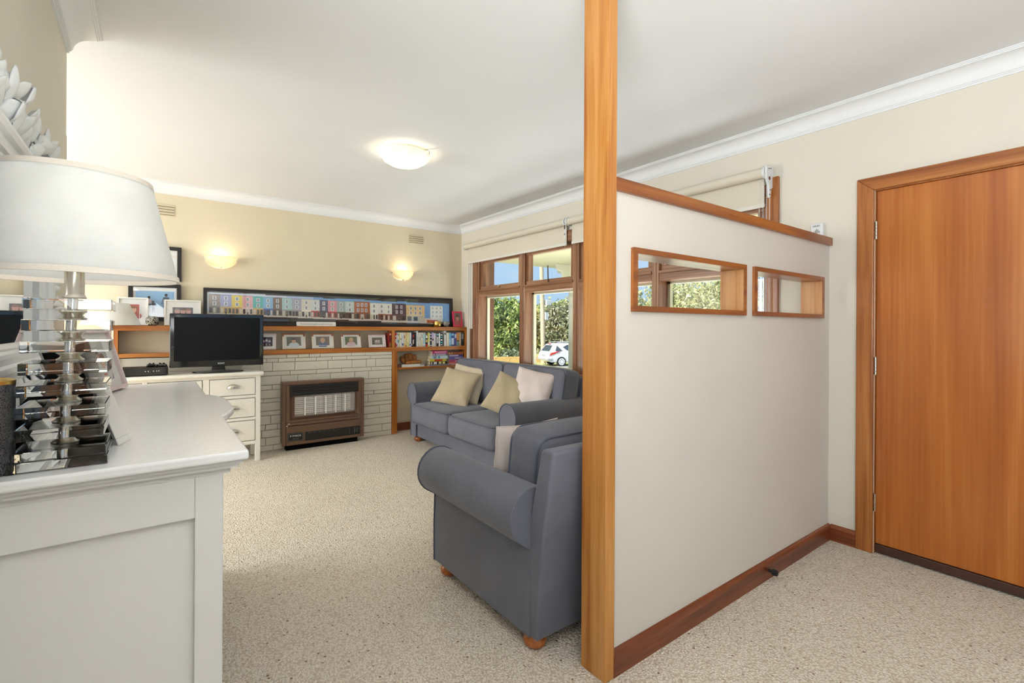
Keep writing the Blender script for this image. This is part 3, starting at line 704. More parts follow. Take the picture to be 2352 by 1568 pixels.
for sg in (-1, 1):
    def sidepane(pts):
        mb = MB(); o = []
        for x, z in pts:
            t = (z - .94) / (1.40 - .94); hw = .825 + (.645 - .825) * t + .012; o.append((x, sg * hw, z))
        o2 = [(x, y - sg * .02, z) for x, y, z in o]; n = len(o)
        return mb.add(o + o2, [tuple(range(n)), tuple(range(n, 2 * n))[::-1]] + [(i, (i + 1) % n, n + (i + 1) % n, n + i) for i in range(n)])
    sidepane([(.44, .99), (.95, .99), (.60, 1.32)]).build('side_window', 'car_glass', car)
    sidepane([(1.0, 1.22), (1.25, 1.02), (2.1, 1.0), (2.1, 1.36), (1.3, 1.36)]).build('side_window', 'car_glass', car)
    sidepane([(2.18, 1.0), (3.1, 1.0), (2.6, 1.33), (2.18, 1.36)]).build('side_window', 'car_glass', car)
    mb = MB(); o = [(-.01, sg * .868, .68), (.1, sg * .872, .86), (.6, sg * .872, .97), (.75, sg * .866, .99), (.35, sg * .874, .80)]
    mb.add(o + [(x + .03, y - sg * .06, z) for x, y, z in o], [(0, 1, 2, 3, 4), (9, 8, 7, 6, 5)] + [(i, (i + 1) % 5, 5 + (i + 1) % 5, 5 + i) for i in range(5)]).build('tail_lamp', 'car_red', car)
    MB().tube([(.62, sg * .56, 1.46), (.7, sg * .56, 1.53), (2.0, sg * .56, 1.54), (2.1, sg * .56, 1.47)], .02, 6).build('roof_rail', 'car_grey', car)
    for wx in (.85, 3.5):
        wh = MB().cyl((wx, sg * .70, .31), (wx, sg * .87, .31), .31, 28).build('wheel', 'tyre', car, bevel=.02)
        MB().cyl((wx, sg * .872, .31), (wx, sg * .88, .31), .22, 24).build('hub_cap', 'car_white', wh)
        for k in range(7):
            a = k * 2 * math.pi / 7; MB().cyl((wx + .14 * math.cos(a), sg * .874, .31 + .14 * math.sin(a)), (wx + .14 * math.cos(a), sg * .884, .31 + .14 * math.sin(a)), .032, 8).build('hub_hole', 'tyre', wh)
mb = MB().quad([(.10, -.62, .97), (.10, .62, .97), (.375, .5, 1.33), (.375, -.5, 1.33)]); o_ = len(mb.v)
mb.add([(x - .02, y, z) for x, y, z in mb.v], [(3, 2, 1, 0)]); mb.build('rear_window', 'car_glass', car)
bx(-.12, .25, -.86, .86, .38, .52).build('rear_bumper', 'car_grey', car, bevel=.04)
bx(.35, .42, -.18, .18, 1.40, 1.44).build('brake_lamp', 'car_red', car); bx(-.05, -.02, -.24, .24, .66, .77).build('number_plate', 'car_grey', car)

# ================================================================== FAR WALL: shelves, brick, heater
sh = thing('built_in_shelving', 'long orange timber wall shelving with mantel boards and uprights', 'shelving', (1.5, YS, 0))
def sp(name, b, mat='shelf_wood_x', bev=.0015): return bx(*b).build(name, mat, sh, bevel=bev, world=True)
sp('top_board', (-.27, XW - .002, YS, YF - .001, 1.205, 1.25))
sp('mantel_board', (.84, XW - .026, YS - .004, YF - .001, .963, 1.01))
sp('shelf_board', (-.235, .84, YS + .004, YF - .001, .97, 1.005))
sp('shelf_board', (2.302, XW - .026, YS + .02, YF - .001, .744, .768))
sp('upright', (-.27, -.235, YS + .001, YF - .001, .0, 1.205), 'shelf_wood_z')
sp('upright', (2.236, 2.302, YS - .003, YF - .001, 0, .963), 'shelf_wood_z')
sp('upright', (2.236, 2.272, YS + .001, YF - .001, 1.01, 1.205), 'shelf_wood_z')
sp('upright', (XW - .026, XW - .002, YS + .001, YF - .001, .0, 1.205), 'shelf_wood_z')
# moulded timber strips where the shelves meet the window
mt = thing('trim_11', 'narrow ribbed timber strip between shelving and window', 'trim', (XW, 5.25, 0)); mt['kind'] = 'structure'
for y in (5.175, 5.20): bx(XW - .03, XW - .013, y - .009, y + .009, .74, 1.23).build('moulding', 'window_wood_z', mt, bevel=.004, world=True)

# painted brickwork
bw = thing('wall_fireplace', 'cream painted random-course brick wall around the gas heater', 'brick wall', (1.5, YS, 0)); bw['kind'] = 'structure'
bx(-.235, 2.236, YS + .018, YF - .001, 0, .963).build('mortar', 'mortar_paint', bw, world=True)
br = random.Random(21)
rows = [(0, .055), (.055, .135), (.135, .21), (.21, .265), (.265, .355), (.355, .40), (.40, .485), (.485, .525), (.525, .61), (.61, .66), (.66, .75), (.75, .795), (.795, .885), (.885, .925), (.925, .963)]
brick_meshes = {}
bwid = [.11, .16, .21, .26, .33]
def brick_obj(x0, w, z0, z1):
    k = (w, round(z1 - z0, 3))
    if k not in brick_meshes:
        g = .0022; h = k[1]
        m_ = MB().box(g, w - g, 0, .02, g, h - g); me = m_.mesh('brick', 'brick_paint')
        bm_ = bmesh.new(); bm_.from_mesh(me); bmesh.ops.bevel(bm_, geom=bm_.edges[:], offset=.0022, segments=1, affect='EDGES'); bm_.to_mesh(me); bm_.free()
        brick_meshes[k] = me
    o = bpy.data.objects.new('brick', brick_meshes[k]); C.objects.link(o); o.parent = bw
    o.location = (x0 - 1.5, br.uniform(-.0025, .0025) + .0005, z0)
HX0, HX1, HZ0, HZ1 = 1.04, 1.87, .03, .70
for z0, z1 in rows:
    x = .70 + br.uniform(0, .12)
    while x < 2.226:
        w = br.choice(bwid)
        if 2.235 - x - w < .1: w = round(2.235 - x, 3)
        if not (x > HX0 + .02 and x + w < HX1 - .02 and z0 > HZ0 and z1 < HZ1 - .02): brick_obj(x, w, z0, z1)
        x += w

# gas heater -------------------------------------------------------------
ht = thing('gas_heater', 'brown metal gas wall heater with black grille and white radiant panels', 'heater', (1.455, YS - .02, 0))
HY = -.115                      # front face, local
hx0, hx1, hz0, hz1 = -.415, .405, .055, .69
def hp_(name, b, mat='heater_brown', bev=.003, par=None): return bx(*b).build(name, mat, par or ht, bevel=bev)
mb = MB(); mb.box(hx0, hx1, HY + .03, .0, hz0 + .02, hz1)
mb.build('casing', 'heater_brown', ht, bevel=.004)
# surround with recess
mb = MB(); o = (hx0, hx1, hz0 + .215, hz1); i_ = (-.30, .33, .33, .64)
mb.box(hx0, hx1, HY, HY + .03, hz1 - .03, hz1); mb.box(hx0, hx0 + .03, HY, HY + .03, hz0, hz1 - .03); mb.box(hx1 - .03, hx1, HY, HY + .03, hz0, hz1 - .03)
mb.build('outer_frame', 'heater_brown', ht, bevel=.003)
ax0, ax1, az0, az1 = hx0 + .033, hx1 - .033, .285, hz1 - .033
mb = MB()
ix0, ix1, iz0, iz1 = ax0 + .075, ax1 - .075, .335, .635
def ring(mb, o, i, yo, yi):
    A = [(o[0], yo, o[2]), (o[1], yo, o[2]), (o[1], yo, o[3]), (o[0], yo, o[3])]; B = [(i[0], yi, i[2]), (i[1], yi, i[2]), (i[1], yi, i[3]), (i[0], yi, i[3])]
    mb.add(A + B, [(k, (k + 1) % 4, 4 + (k + 1) % 4, 4 + k) for k in range(4)])
ring(mb, (ax0, ax1, az0, az1), (ax0 + .03, ax1 - .03, az0 + .02, az1 - .02), HY + .002, HY + .002)
ring(mb, (ax0 + .03, ax1 - .03, az0 + .02, az1 - .02), (ix0, ix1, iz0, iz1), HY + .002, HY + .05)
mb.build('inner_surround', 'heater_brown', ht)
hp_('recess_back', (ix0, ix1, HY + .05, HY + .055, iz0, iz1), 'heater_dark', 0)
gr = hp_('top_grille', (ax0 + .03, ax1 - .03, HY - .004, HY + .03, .548, .655), 'heater_dark', .006)
hp_('grille_opening', (ax0 + .06, ax1 - .06, HY - .0055, HY - .004, .572, .645), 'velvet_black', 0, gr)
for k in range(5): MB().prism([(HY - .010, .574 + k * .015), (HY - .006, .582 + k * .015), (HY - .005, .580 + k * .015), (HY - .009, .572 + k * .015)], ax0 + .06, ax1 - .06, 'x').build('louvre', 'heater_dark', gr)
# radiants and wire guard
px = (ix1 - ix0 - .03) / 6
for k in range(6):
    x = ix0 + .005 + k * px; rd = hp_('radiant_panel', (x, x + px - .006, HY + .03, HY + .045, .355, .535), 'radiant_clay', .002)
    mb = MB()
    for a in range(9): mb.box(x + .002, x + px - .008, HY + .026, HY + .0305, .362 + a * .0195, .371 + a * .0195)
    mb.build('clay_ribs', 'radiant_clay', rd)
mb = MB()
n = 58
def gp(t):   # bowed guard front
    return HY - .012 - .028 * math.sin(math.pi * t)
for k in range(n + 1):
    t = k / n; x = ix0 + .004 + (ix1 - ix0 - .008) * t; mb.tube([(x, HY + .02, .552), (x, gp(t), .535), (x, gp(t), .350), (x, HY + .02, .335)], .0014, 4)
mb.build('guard_wires', 'guard_wire', ht)
mb = MB()
for z in [.36 + q * .0135 for q in range(13)]: mb.tube([(ix0 + .004 + (ix1 - ix0 - .008) * t / 12, gp(t / 12) - .001, z) for t in range(13)], .0017, 4)
mb.build('guard_cross_wires', 'guard_wire', ht)
for k in range(1, 6):
    t = k / 6; x = ix0 + (ix1 - ix0) * t - .012; hp_('guard_strap', (x, x + .012, gp(t) - .004, gp(t) - .001, .352, .535), 'guard_wire', .001)
hp_('middle_rail', (hx0 + .033, hx1 - .033, HY, HY + .03, .252, .281)); hp_('lower_panel', (hx0 + .033, hx1 - .033, HY, HY + .03, hz0, .246))
for x, z in ((hx0 + .06, .272), (hx1 - .055, .275), (hx0 + .04, .25), (hx1 - .04, .25)): MB().lathe([(.006, 0), (.006, .002), (0, .004)], 10).xf(Matrix.Translation((x, HY, z)) @ Matrix.Rotation(math.pi / 2, 4, 'X')).build('screw', 'chrome', ht)
bd = hp_('badge', (hx0 + .045, hx0 + .195, HY - .006, HY, .095, .18), 'badge_black', .005)
mb = MB(); ring(mb, (hx0 + .05, hx0 + .19, .1, .175), (hx0 + .053, hx0 + .187, .103, .172), HY - .0067, HY - .0067); mb.build('badge_outline', 'text_grey', bd)
text('badge_lettering', 'P PYROX', .026, 'text_white', bd, Matrix.Translation((hx0 + .12, HY - .0068, .148)) @ FRONT)
text('badge_script', 'Heritage', .016, 'text_grey', bd, Matrix.Translation((hx0 + .12, HY - .0068, .121)) @ FRONT)
cp = hp_('control_strip', (hx0 + .21, hx1 - .045, HY - .004, HY, .085, .175), 'badge_black', .006)
for k in range(4): hp_('vent_slot', (hx0 + .235, hx0 + .56, HY - .0055, HY - .004, .100 + k * .016, .107 + k * .016), 'heater_dark', 0, cp)
mb = MB()
for k in range(7): mb.box(hx0 + .24 + k * .048, hx0 + .27 + k * .048, HY - .0052, HY - .004, .163, .165)
mb.box(hx1 - .16, hx1 - .158, HY - .0052, HY - .004, .1, .165); mb.box(hx1 - .11, hx1 - .106, HY - .0052, HY - .004, .1, .165)
for k in range(4): mb.box(hx1 - .098, hx1 - .06, HY - .0052, HY - .004, .115 + k * .014, .117 + k * .014)
mb.build('control_markings', 'text_grey', cp)
hp_('heater_foot', (hx0 + .04, hx1 - .06, HY + .035, -.005, 0, .076), 'velvet_black', 0)

# ================================================================== lamps on the wall and ceiling
def sconce(x, lab):
    r = thing('wall_lamp', lab, 'wall lamp', (x, YF, 1.815), group='frosted half-bowl wall lamps')
    prof = [(.0, .0)] + [(.14 * math.sin(a), .105 * (1 - math.cos(a))) for a in [k / 12 * math.pi / 2 * .98 for k in range(1, 13)]]
    inner = [(max(0, q - .004), z + .003) for q, z in prof[::-1]]
    mb = MB().lathe(prof + inner, 28, 0, 0, 0, math.pi, 2 * math.pi, cap=False); mb.v = [(a, b * .82 - .006, c) for a, b, c in mb.v]
    mb.build('glass_bowl', 'alabaster_glass', r, smooth=60)
    bx(-.07, .07, -.02, -.001, .06, .11).build('back_plate', 'white_plastic', r, bevel=.004)
    for px, py, pz in ((-.132, -.012, .08), (.132, -.012, .08), (0, -.03, -.002)):
        MB().cyl((px, py + .01, pz), (px, py - .018, pz), .0075, 12).build('clip', 'chrome', r, bevel=.002)
    MB().lathe([(0, 0), (.014, .006), (.018, .02), (.012, .04), (0, .045)], 12, -.03, -.05, .05).build('bulb', plain('bulb_glass%d' % len(MATS), (255, 244, 214), .4), r, smooth=60)
    d = bpy.data.lights.new('bulb_light', 'POINT'); d.energy = 4.6; d.color = (1, .84, .58); d.shadow_soft_size = .022
    l = bpy.data.objects.new('bulb_light', d); C.objects.link(l); l.parent = r; l.location = (-.02, -.055, .072)
sconce(.532, 'glowing frosted half-bowl wall lamp nearer the black-framed pictures')
sconce(2.418, 'glowing frosted half-bowl wall lamp nearer the window')

cl = thing('ceiling_lamp', 'glowing round alabaster glass ceiling lamp', 'ceiling lamp', (1.510, 3.37, ZC))
mb = MB().lathe([(.192, -.022), (.187, -.036), (.16, -.066), (.112, -.094), (.056, -.110), (0, -.114)], 40, cap=False)
mb.lathe([(0, -.110), (.056, -.106), (.112, -.090), (.16, -.062), (.184, -.034), (.192, -.022)], 40, cap=False)
mb.build('glass_bowl', 'alabaster_glass', cl, smooth=60)
MB().lathe([(.155, -.001), (.155, -.012), (.14, -.016), (0, -.016)], 40).build('ceiling_plate', 'white_plastic', cl, smooth=40)
for k in range(3):
    a = R(36.8 + 88 + k * 120) if k else R(-130)
    a = [R(-54), R(126), R(36)][k]
    MB().tube([(.15 * math.cos(a), .15 * math.sin(a), -.008), (.19 * math.cos(a), .19 * math.sin(a), -.008), (.2 * math.cos(a), .2 * math.sin(a), -.016), (.2 * math.cos(a), .2 * math.sin(a), -.032), (.186 * math.cos(a), .186 * math.sin(a), -.044)], .005, 8).build('clip', 'chrome', cl, smooth=60)
d = bpy.data.lights.new('bulb_light', 'POINT'); d.energy = 5.5; d.color = (1, .90, .70); d.shadow_soft_size = .035
l = bpy.data.objects.new('bulb_light', d); C.objects.link(l); l.parent = cl; l.location = (.0, .0, -.055)

# ================================================================== FLAT PRINTS (photographs and the street panorama)
def S(r, g, b): return srgb(r, g, b)
def rect(mb, x0, x1, z0, z1, y, c): mb.quad([(x0, y, z0), (x1, y, z0), (x1, y, z1), (x0, y, z1)], S(*c))
def ell(mb, cx, cz, rx, rz, y, c, n=14, rot=0):
    pts = []
    for k in range(n):
        a = 2 * math.pi * k / n; px, pz = rx * math.cos(a), rz * math.sin(a)
        pts.append((cx + px * math.cos(rot) - pz * math.sin(rot), y, cz + px * math.sin(rot) + pz * math.cos(rot)))
    mb.quad(pts, S(*c))
SK = (226, 178, 150)
def portrait(mb, x, z, s, y, skin, hair, top):
    ell(mb, x, z - s * 1.05, s * 1.15, s * .75, y - .0002, top); ell(mb, x, z - s * .35, s * .2, s * .3, y - .0003, skin)
    ell(mb, x, z + s * .12, s * .56, s * .62, y - .00035, hair); ell(mb, x, z, s * .44, s * .56, y - .0005, skin)
    for k in (-1, 1): ell(mb, x + k * s * .17, z + s * .06, s * .06, s * .035, y - .0006, (70, 50, 44), 8)
    ell(mb, x, z - s * .24, s * .13, s * .04, y - .0006, (178, 96, 90), 8)
    ell(mb, x, z + s * .42, s * .46, s * .2, y - .00058, hair)
def figure(mb, x, z0, h, y, skin, hair, top, bottom, lean=0):
    hd = h * .075
    for k in (-1, 1):
        mb.quad([(x + k * h * .03 - h * .035, y - .0002, z0 + h * .45), (x + k * h * .03 + h * .035, y - .0002, z0 + h * .45), (x + k * h * .05 + h * .02, y - .0002, z0), (x + k * h * .05 - h * .02, y - .0002, z0)], S(*skin))
        mb.quad([(x + k * h * .11, y - .0002, z0 + h * .8), (x + k * h * .14, y - .0002, z0 + h * .78), (x + k * h * .2, y - .0002, z0 + h * .46), (x + k * h * .17, y - .0002, z0 + h * .45)], S(*skin))
    mb.quad([(x - h * .12, y - .0003, z0 + h * .82), (x - h * .09, y - .0003, z0 + h * .5), (x + h * .09, y - .0003, z0 + h * .5), (x + h * .12, y - .0003, z0 + h * .82)], S(*top))
    mb.quad([(x - h * .095, y - .0004, z0 + h * .53), (x - h * .11, y - .0004, z0 + h * .28), (x + h * .11, y - .0004, z0 + h * .28), (x + h * .095, y - .0004, z0 + h * .53)], S(*bottom))
    ell(mb, x, z0 + h * .92, hd * .9, hd * 1.1, y - .0004, skin); ell(mb, x, z0 + h * .955, hd, hd * .7, y - .0005, hair)

def photo_frame(name, lab, w, h, border, depth, fmat, mount, pw, ph, draw, loc, rotz=0, lean=8, group=None, back='grey_card', easel=True, pz=0, mountmat='white_card', corners=False, glass=True):
    """standing photo frame; local x width, z height, faces -y, rests on its back lower edge"""
    r = thing(name, lab, 'photo frame', loc, (R(-lean), 0, rotz), group)
    b = border
    mb = MB(); mb.box(-w / 2, w / 2, -depth, 0, 0, b); mb.box(-w / 2, w / 2, -depth, 0, h - b, h); mb.box(-w / 2, -w / 2 + b, -depth, 0, b, h - b); mb.box(w / 2 - b, w / 2, -depth, 0, b, h - b)
    mb.build('frame_border', fmat, r, bevel=min(.002, b * .2))
    bx(-w / 2 + b * .6, w / 2 - b * .6, -depth * .45, -.0006, b * .6, h - b * .6).build('backing_board', back, r)
    ym = -depth * .45
    if mount: bx(-w / 2 + b * .8, w / 2 - b * .8, ym - .0016, ym - .0002, b * .8, h - b * .8).build('mount', mountmat, r)
    y = ym - .0018
    mb = MB(); cz = h / 2 + pz; draw(mb, pw, ph, y, cz); mb.build('photograph', 'print_ink', r, attr=True)
    if mount:   # bevelled inner edge of the mount
        mb = MB(); ring(mb, (-pw / 2 - .004, pw / 2 + .004, cz - ph / 2 - .004, cz + ph / 2 + .004), (-pw / 2, pw / 2, cz - ph / 2, cz + ph / 2), y - .0012, y - .0001); mb.build('mount_bevel', 'white_card', r)
    if glass: bx(-w / 2 + b * .9, w / 2 - b * .9, -depth * .8, -depth * .8 + .001, b * .9, h - b * .9).build('glass', 'picture_glass', r)
    if easel: MB().prism([(-.025, .004), (.025, .004), (.012, h * .62), (-.012, h * .62)], .0, .003, 'y').xf(Matrix.Translation((0, .001, h * .0)) @ Matrix.Translation((0, 0, h * .62)) @ Matrix.Rotation(R(lean + 12), 4, 'X') @ Matrix.Translation((0, 0, -h * .62))).build('easel_leg', back, r)
    return r
def fit(mb, pw, ph, y, cz, c): rect(mb, -pw / 2, pw / 2, cz - ph / 2, cz + ph / 2, y, c)

# the panorama -----------------------------------------------------------
YA = 5.425
art = thing('panorama_picture', 'very long black-framed panorama of colourful terraced houses above the mantel', 'framed picture', (1.742, YA, 1.2505), (R(-3.2), 0, 0))
aw, ah = 2.71, .365
mb = MB(); b = .03; mb.box(-aw / 2, aw / 2, -.02, 0, 0, b); mb.box(-aw / 2, aw / 2, -.02, 0, ah - b, ah); mb.box(-aw / 2, -aw / 2 + b, -.02, 0, b, ah - b); mb.box(aw / 2 - b, aw / 2, -.02, 0, b, ah - b)
mb.build('frame_border', 'frame_black', art, bevel=.003)
bx(-aw / 2 + .02, aw / 2 - .02, -.008, -.001, .02, ah - .02).build('mount', 'mount_black', art)
X_ = [0.431, 0.525, 0.622, 0.715, 0.807, 0.901, 0.991, 1.076, 1.172, 1.266, 1.363, 1.451, 1.539, 1.635, 1.728, 1.826, 2.010, 2.105, 2.193, 2.275, 2.456, 2.702]
COL = [(150, 138, 128), (160, 166, 206), (228, 206, 84), (232, 178, 186), (96, 190, 184), (140, 186, 222), (126, 104, 92), (170, 206, 208), (172, 174, 190), (222, 216, 202), (214, 216, 214), (84, 78, 110), (214, 148, 160), (160, 176, 174), (198, 212, 210), (178, 106, 74), (236, 236, 228), (232, 230, 222), (236, 234, 228), (88, 66, 80), (226, 194, 142)]
SHOP = [(120, 116, 112), (196, 166, 96), (200, 160, 84), (226, 206, 206), (206, 168, 90), (70, 96, 160), (104, 86, 76), (150, 158, 146), (150, 144, 140), (226, 216, 196), (176, 60, 60), (66, 60, 76), (190, 54, 56), (84, 92, 78), (104, 78, 64), (140, 92, 70), (222, 220, 210), (150, 84, 66), (156, 90, 72), (104, 76, 80), (196, 190, 170)]
mb = MB(); y = -.0085; ar = random.Random(3); x00 = 1.742
px0, px1 = .419 - x00, 3.052 - x00
def zat(x, zl, zr): t = (x - px0) / (px1 - px0); return zl + (zr - zl) * t
k = 0; xx = px0
while xx < px1 - .001:       # stepped strips of sky and pavement, as the stitched photographs run
    wv = ar.uniform(.09, .22); x2 = min(px1, xx + wv); xm = (xx + x2) / 2; j1, j2 = ar.uniform(-.006, .006), ar.uniform(-.006, .006)
    rect(mb, xx, x2, zat(xm, .13, .055), zat(xm, .322, .292) + j1, y, (214, 222, 238) if xm < -.7 else (120, 168, 222) if xm > -.35 else (176, 196, 232))
    rect(mb, xx, x2, zat(xm, .108, .030) + j2, zat(xm, .135, .06), y, (214, 206, 196)); xx = x2
for i in range(21):
    a, b2 = X_[i] - x00, X_[i + 1] - x00; xm = (a + b2) / 2; w = b2 - a
    top = zat(xm, .308, .255) + (.006 if i in (15, 19) else 0); base = zat(xm, .125, .055); shop = base + (top - base) * .34
    rect(mb, a, b2, shop, top, y - .0004, COL[i]); rect(mb, a, b2, top - .006, top, y - .0005, tuple(int(c * .86) for c in COL[i])); rect(mb, a, b2, base, shop, y - .0005, SHOP[i])
    rect(mb, a, b2, shop - .004, shop + .003, y - .0006, tuple(min(255, int(c * 1.1)) for c in SHOP[i]))
    nw = 3 if i in (15, 20) else 2 if i in (19,) else 1
    hh = (top - shop)
    for q in range(nw):
        cx = a + w * (q + 1) / (nw + 1)
        for zc in (shop + hh * .25, shop + hh * .70):
            ww = w * (.32 if nw == 1 else .15)
            rect(mb, cx - ww / 2, cx + ww / 2, zc - hh * .15, zc + hh * .15, y - .0006, (240, 240, 238)); rect(mb, cx - ww * .32, cx + ww * .32, zc - hh * .115, zc + hh * .115, y - .0008, (128, 136, 150)); rect(mb, cx - ww * .32, cx + ww * .32, zc - .001, zc + .001, y - .0009, (230, 230, 230))
    for q in range(3):
        cx = a + w * (q + .5) / 3; rect(mb, cx - w * .11, cx + w * .11, base + .004, shop - .012, y - .0008, [(60, 56, 56), (206, 200, 186), (92, 84, 80)][(q + i) % 3])
    if i % 2: ell(mb, a + w * .5, base + .006, .006, .016, y - .001, (40, 40, 46), 8); ell(mb, a + w * .5, base + .024, .004, .005, y - .001, (206, 170, 150), 8)
rect(mb, 2.78 - x00, 2.953 - x00, .062, .262, y - .0004, (240, 238, 230)); rect(mb, 2.70 - x00, 2.79 - x00, .05, .105, y - .0006, (222, 212, 196)); rect(mb, 2.73 - x00, 2.88 - x00, .048, .085, y - .0008, (208, 92, 62))
for q in range(3):
    for zc in (.12, .17, .22): rect(mb, 2.80 - x00 + q * .055, 2.825 - x00 + q * .055, zc, zc + .026, y - .0006, (190, 196, 196))
mb.build('photograph', 'print_ink', art, attr=True)
bx(-aw / 2 + .028, aw / 2 - .028, -.016, -.015, .028, ah - .028).build('glass', 'picture_glass', art)

# motto strip on the top board
sg = thing('motto_sign', 'small cream block sign with one line of lettering leaning under the panorama', 'sign', (1.40, 5.352, 1.2505), (R(-6), 0, 0))
bx(-.2, .2, -.012, 0, 0, .046).build('block', 'white_gloss', sg, bevel=.003)
text('lettering', 'We may not have it altogether, but together we have it all', .0172, 'text_dark', sg, Matrix.Translation((0, -.0126, .023)) @ FRONT, .0003, xs=.80)

# black framed pictures in the corner by the big lamp ------------------------
def dr_beach(mb, pw, ph, y, cz):
    rect(mb, -pw / 2, pw / 2, cz - ph / 2, cz - ph * .3, y, (206, 200, 190)); rect(mb, -pw / 2, pw / 2, cz - ph * .3, cz + ph / 2, y, (150, 190, 224)); rect(mb, -pw / 2, pw / 2, cz - ph * .3, cz - ph * .2, y - .0001, (186, 202, 220))
    z0 = cz - ph * .46
    figure(mb, -pw * .16, z0, ph * .72, y, (120, 84, 66), (34, 28, 28), (214, 196, 196), (60, 54, 52)); figure(mb, -pw * .05, z0 - .002, ph * .52, y, (90, 70, 60), (30, 28, 28), (70, 72, 78), (76, 76, 80)); figure(mb, pw * .28, z0 - .002, ph * .86, y, (120, 84, 66), (40, 34, 34), (72, 76, 82), (66, 68, 74)); figure(mb, -pw * .36, z0, ph * .3, y, (140, 90, 70), (40, 34, 34), (160, 90, 80), (100, 80, 70))
def dr_cliff(mb, pw, ph, y, cz):
    fit(mb, pw, ph, y, cz, (196, 194, 198)); rect(mb, -pw / 2, pw / 2, cz - ph / 2, cz - ph * .36, y - .0002, (176, 166, 164)); rect(mb, -pw * .1, pw * .2, cz + ph * .3, cz + ph * .38, y - .0002, (120, 150, 176)); rect(mb, -pw * .1, pw * .2, cz + ph * .3, cz + ph * .33, y - .0003, (150, 140, 150))
def hung(lab, x, z0, w, h, draw, pw, ph, tilt=1.5):
    r = photo_frame('black_picture', lab, w, h, .033, .022, 'frame_black', True, pw, ph, draw, (x, YF - .012, z0), 0, -tilt, back='mount_black', easel=False)
    r['category'] = 'framed picture'
    return r
hung('black-framed white-mounted picture of the upper pair by the big lampshade', .015, 1.658, .40, .318, dr_cliff, .20, .21)
hung('black-framed beach photograph of a walking family on the top board', .02, 1.2505 + .045, .385, .335, dr_beach, .285, .2, 1.5)

# frames on the top board
def dr_red(mb, pw, ph, y, cz): fit(mb, pw, ph, y, cz, (196, 92, 84)); portrait(mb, .0, cz + ph * .12, ph * .42, y, (228, 184, 150), (150, 96, 62), (182, 74, 58))
def dr_three(mb, pw, ph, y, cz):
    fit(mb, pw, ph, y, cz, (92, 88, 92))
    for k, hc in ((-1, (150, 140, 136)), (0, (110, 90, 80)), (1, (150, 110, 100))): portrait(mb, k * pw * .27, cz + ph * .12, ph * .42, y, (210, 160, 150), hc, (110, 104, 110))
def dr_boy(mb, pw, ph, y, cz): fit(mb, pw, ph, y, cz, (120, 104, 92)); portrait(mb, 0, cz + ph * .08, ph * .4, y, (214, 156, 128), (96, 64, 44), (190, 76, 70))
photo_frame('photo_frame', 'white frame with red-toned child portrait on the top board by the small lamp', .215, .245, .012, .022, 'frame_white', True, .085, .125, dr_red, (-.135, 5.355, 1.2505), 0, 7, 'family photo frames')
photo_frame('photo_frame', 'white landscape frame with three faces on the top board behind the television', .28, .235, .012, .022, 'frame_white', True, .155, .10, dr_three, (.225, 5.36, 1.2505), 0, 7, 'family photo frames')
photo_frame('photo_frame', 'bright pink frame with a boy portrait at the window end of the top board', .15, .2, .022, .016, 'frame_hotpink', False, .106, .156, dr_boy, (3.14, 5.37, 1.2505), R(8), 7, 'family photo frames')

def pot(x, yy, r0, h, mat, lab, cat, name):
    r = thing(name, lab, cat, (x, yy, 1.2505))
    MB().lathe([(r0 * .55, 0), (r0 * .85, h * .15), (r0, h * .45), (r0 * .92, h * .78), (r0 * .72, h), (r0 * .64, h * .99), (r0 * .8, h * .75), (r0 * .86, h * .45), (r0 * .5, h * .1), (0, h * .1)], 32).build('bowl', mat, r, smooth=60)
    return r
def filigree():
    m, nt, bs, out = newmat('filigree'); v = coords(nt)
    n = nd(nt, 'ShaderNodeTexVoronoi', i_Scale=75.0); n.feature = 'DISTANCE_TO_EDGE'; nt.links.new(v, n.inputs['Vector'])
    w = nd(nt, 'ShaderNodeTexNoise', i_Scale=60.0, i_Distortion=2.5); nt.links.new(v, w.inputs['Vector'])
    nt.links.new(ramp(nt, w.outputs['Fac'], [(.46, srgb(34, 32, 30)), (.52, srgb(206, 202, 192))]), bs.inputs['Base Color'])
    bs.inputs['Metallic'].default_value = .7; bs.inputs['Roughness'].default_value = .3; bump(nt, bs, w.outputs['Fac'], .6, .006); MATS['filigree'] = m
filigree()
p = pot(-.005 + .005, 5.36, .052, .078, 'filigree', 'silver openwork bowl between the two white frames on the top board', 'bowl', 'filigree_bowl')
p = pot(2.963, 5.362, .042, .07, 'filigree', 'silver openwork bowl beside the gold pot at the panorama end', 'bowl', 'filigree_bowl')
gp_ = thing('gold_pot', 'small gold lidded pot at the right end of the panorama', 'pot', (2.845, 5.362, 1.2505))
MB().lathe([(.035, 0), (.046, .012), (.05, .035), (.046, .058), (.0455, .06)], 28, cap=True).build('body', 'gold_metal', gp_, smooth=60)
MB().lathe([(.047, .0605), (.047, .066), (.03, .072), (0, .075)], 28).build('lid', 'gold_metal', gp_, smooth=60)

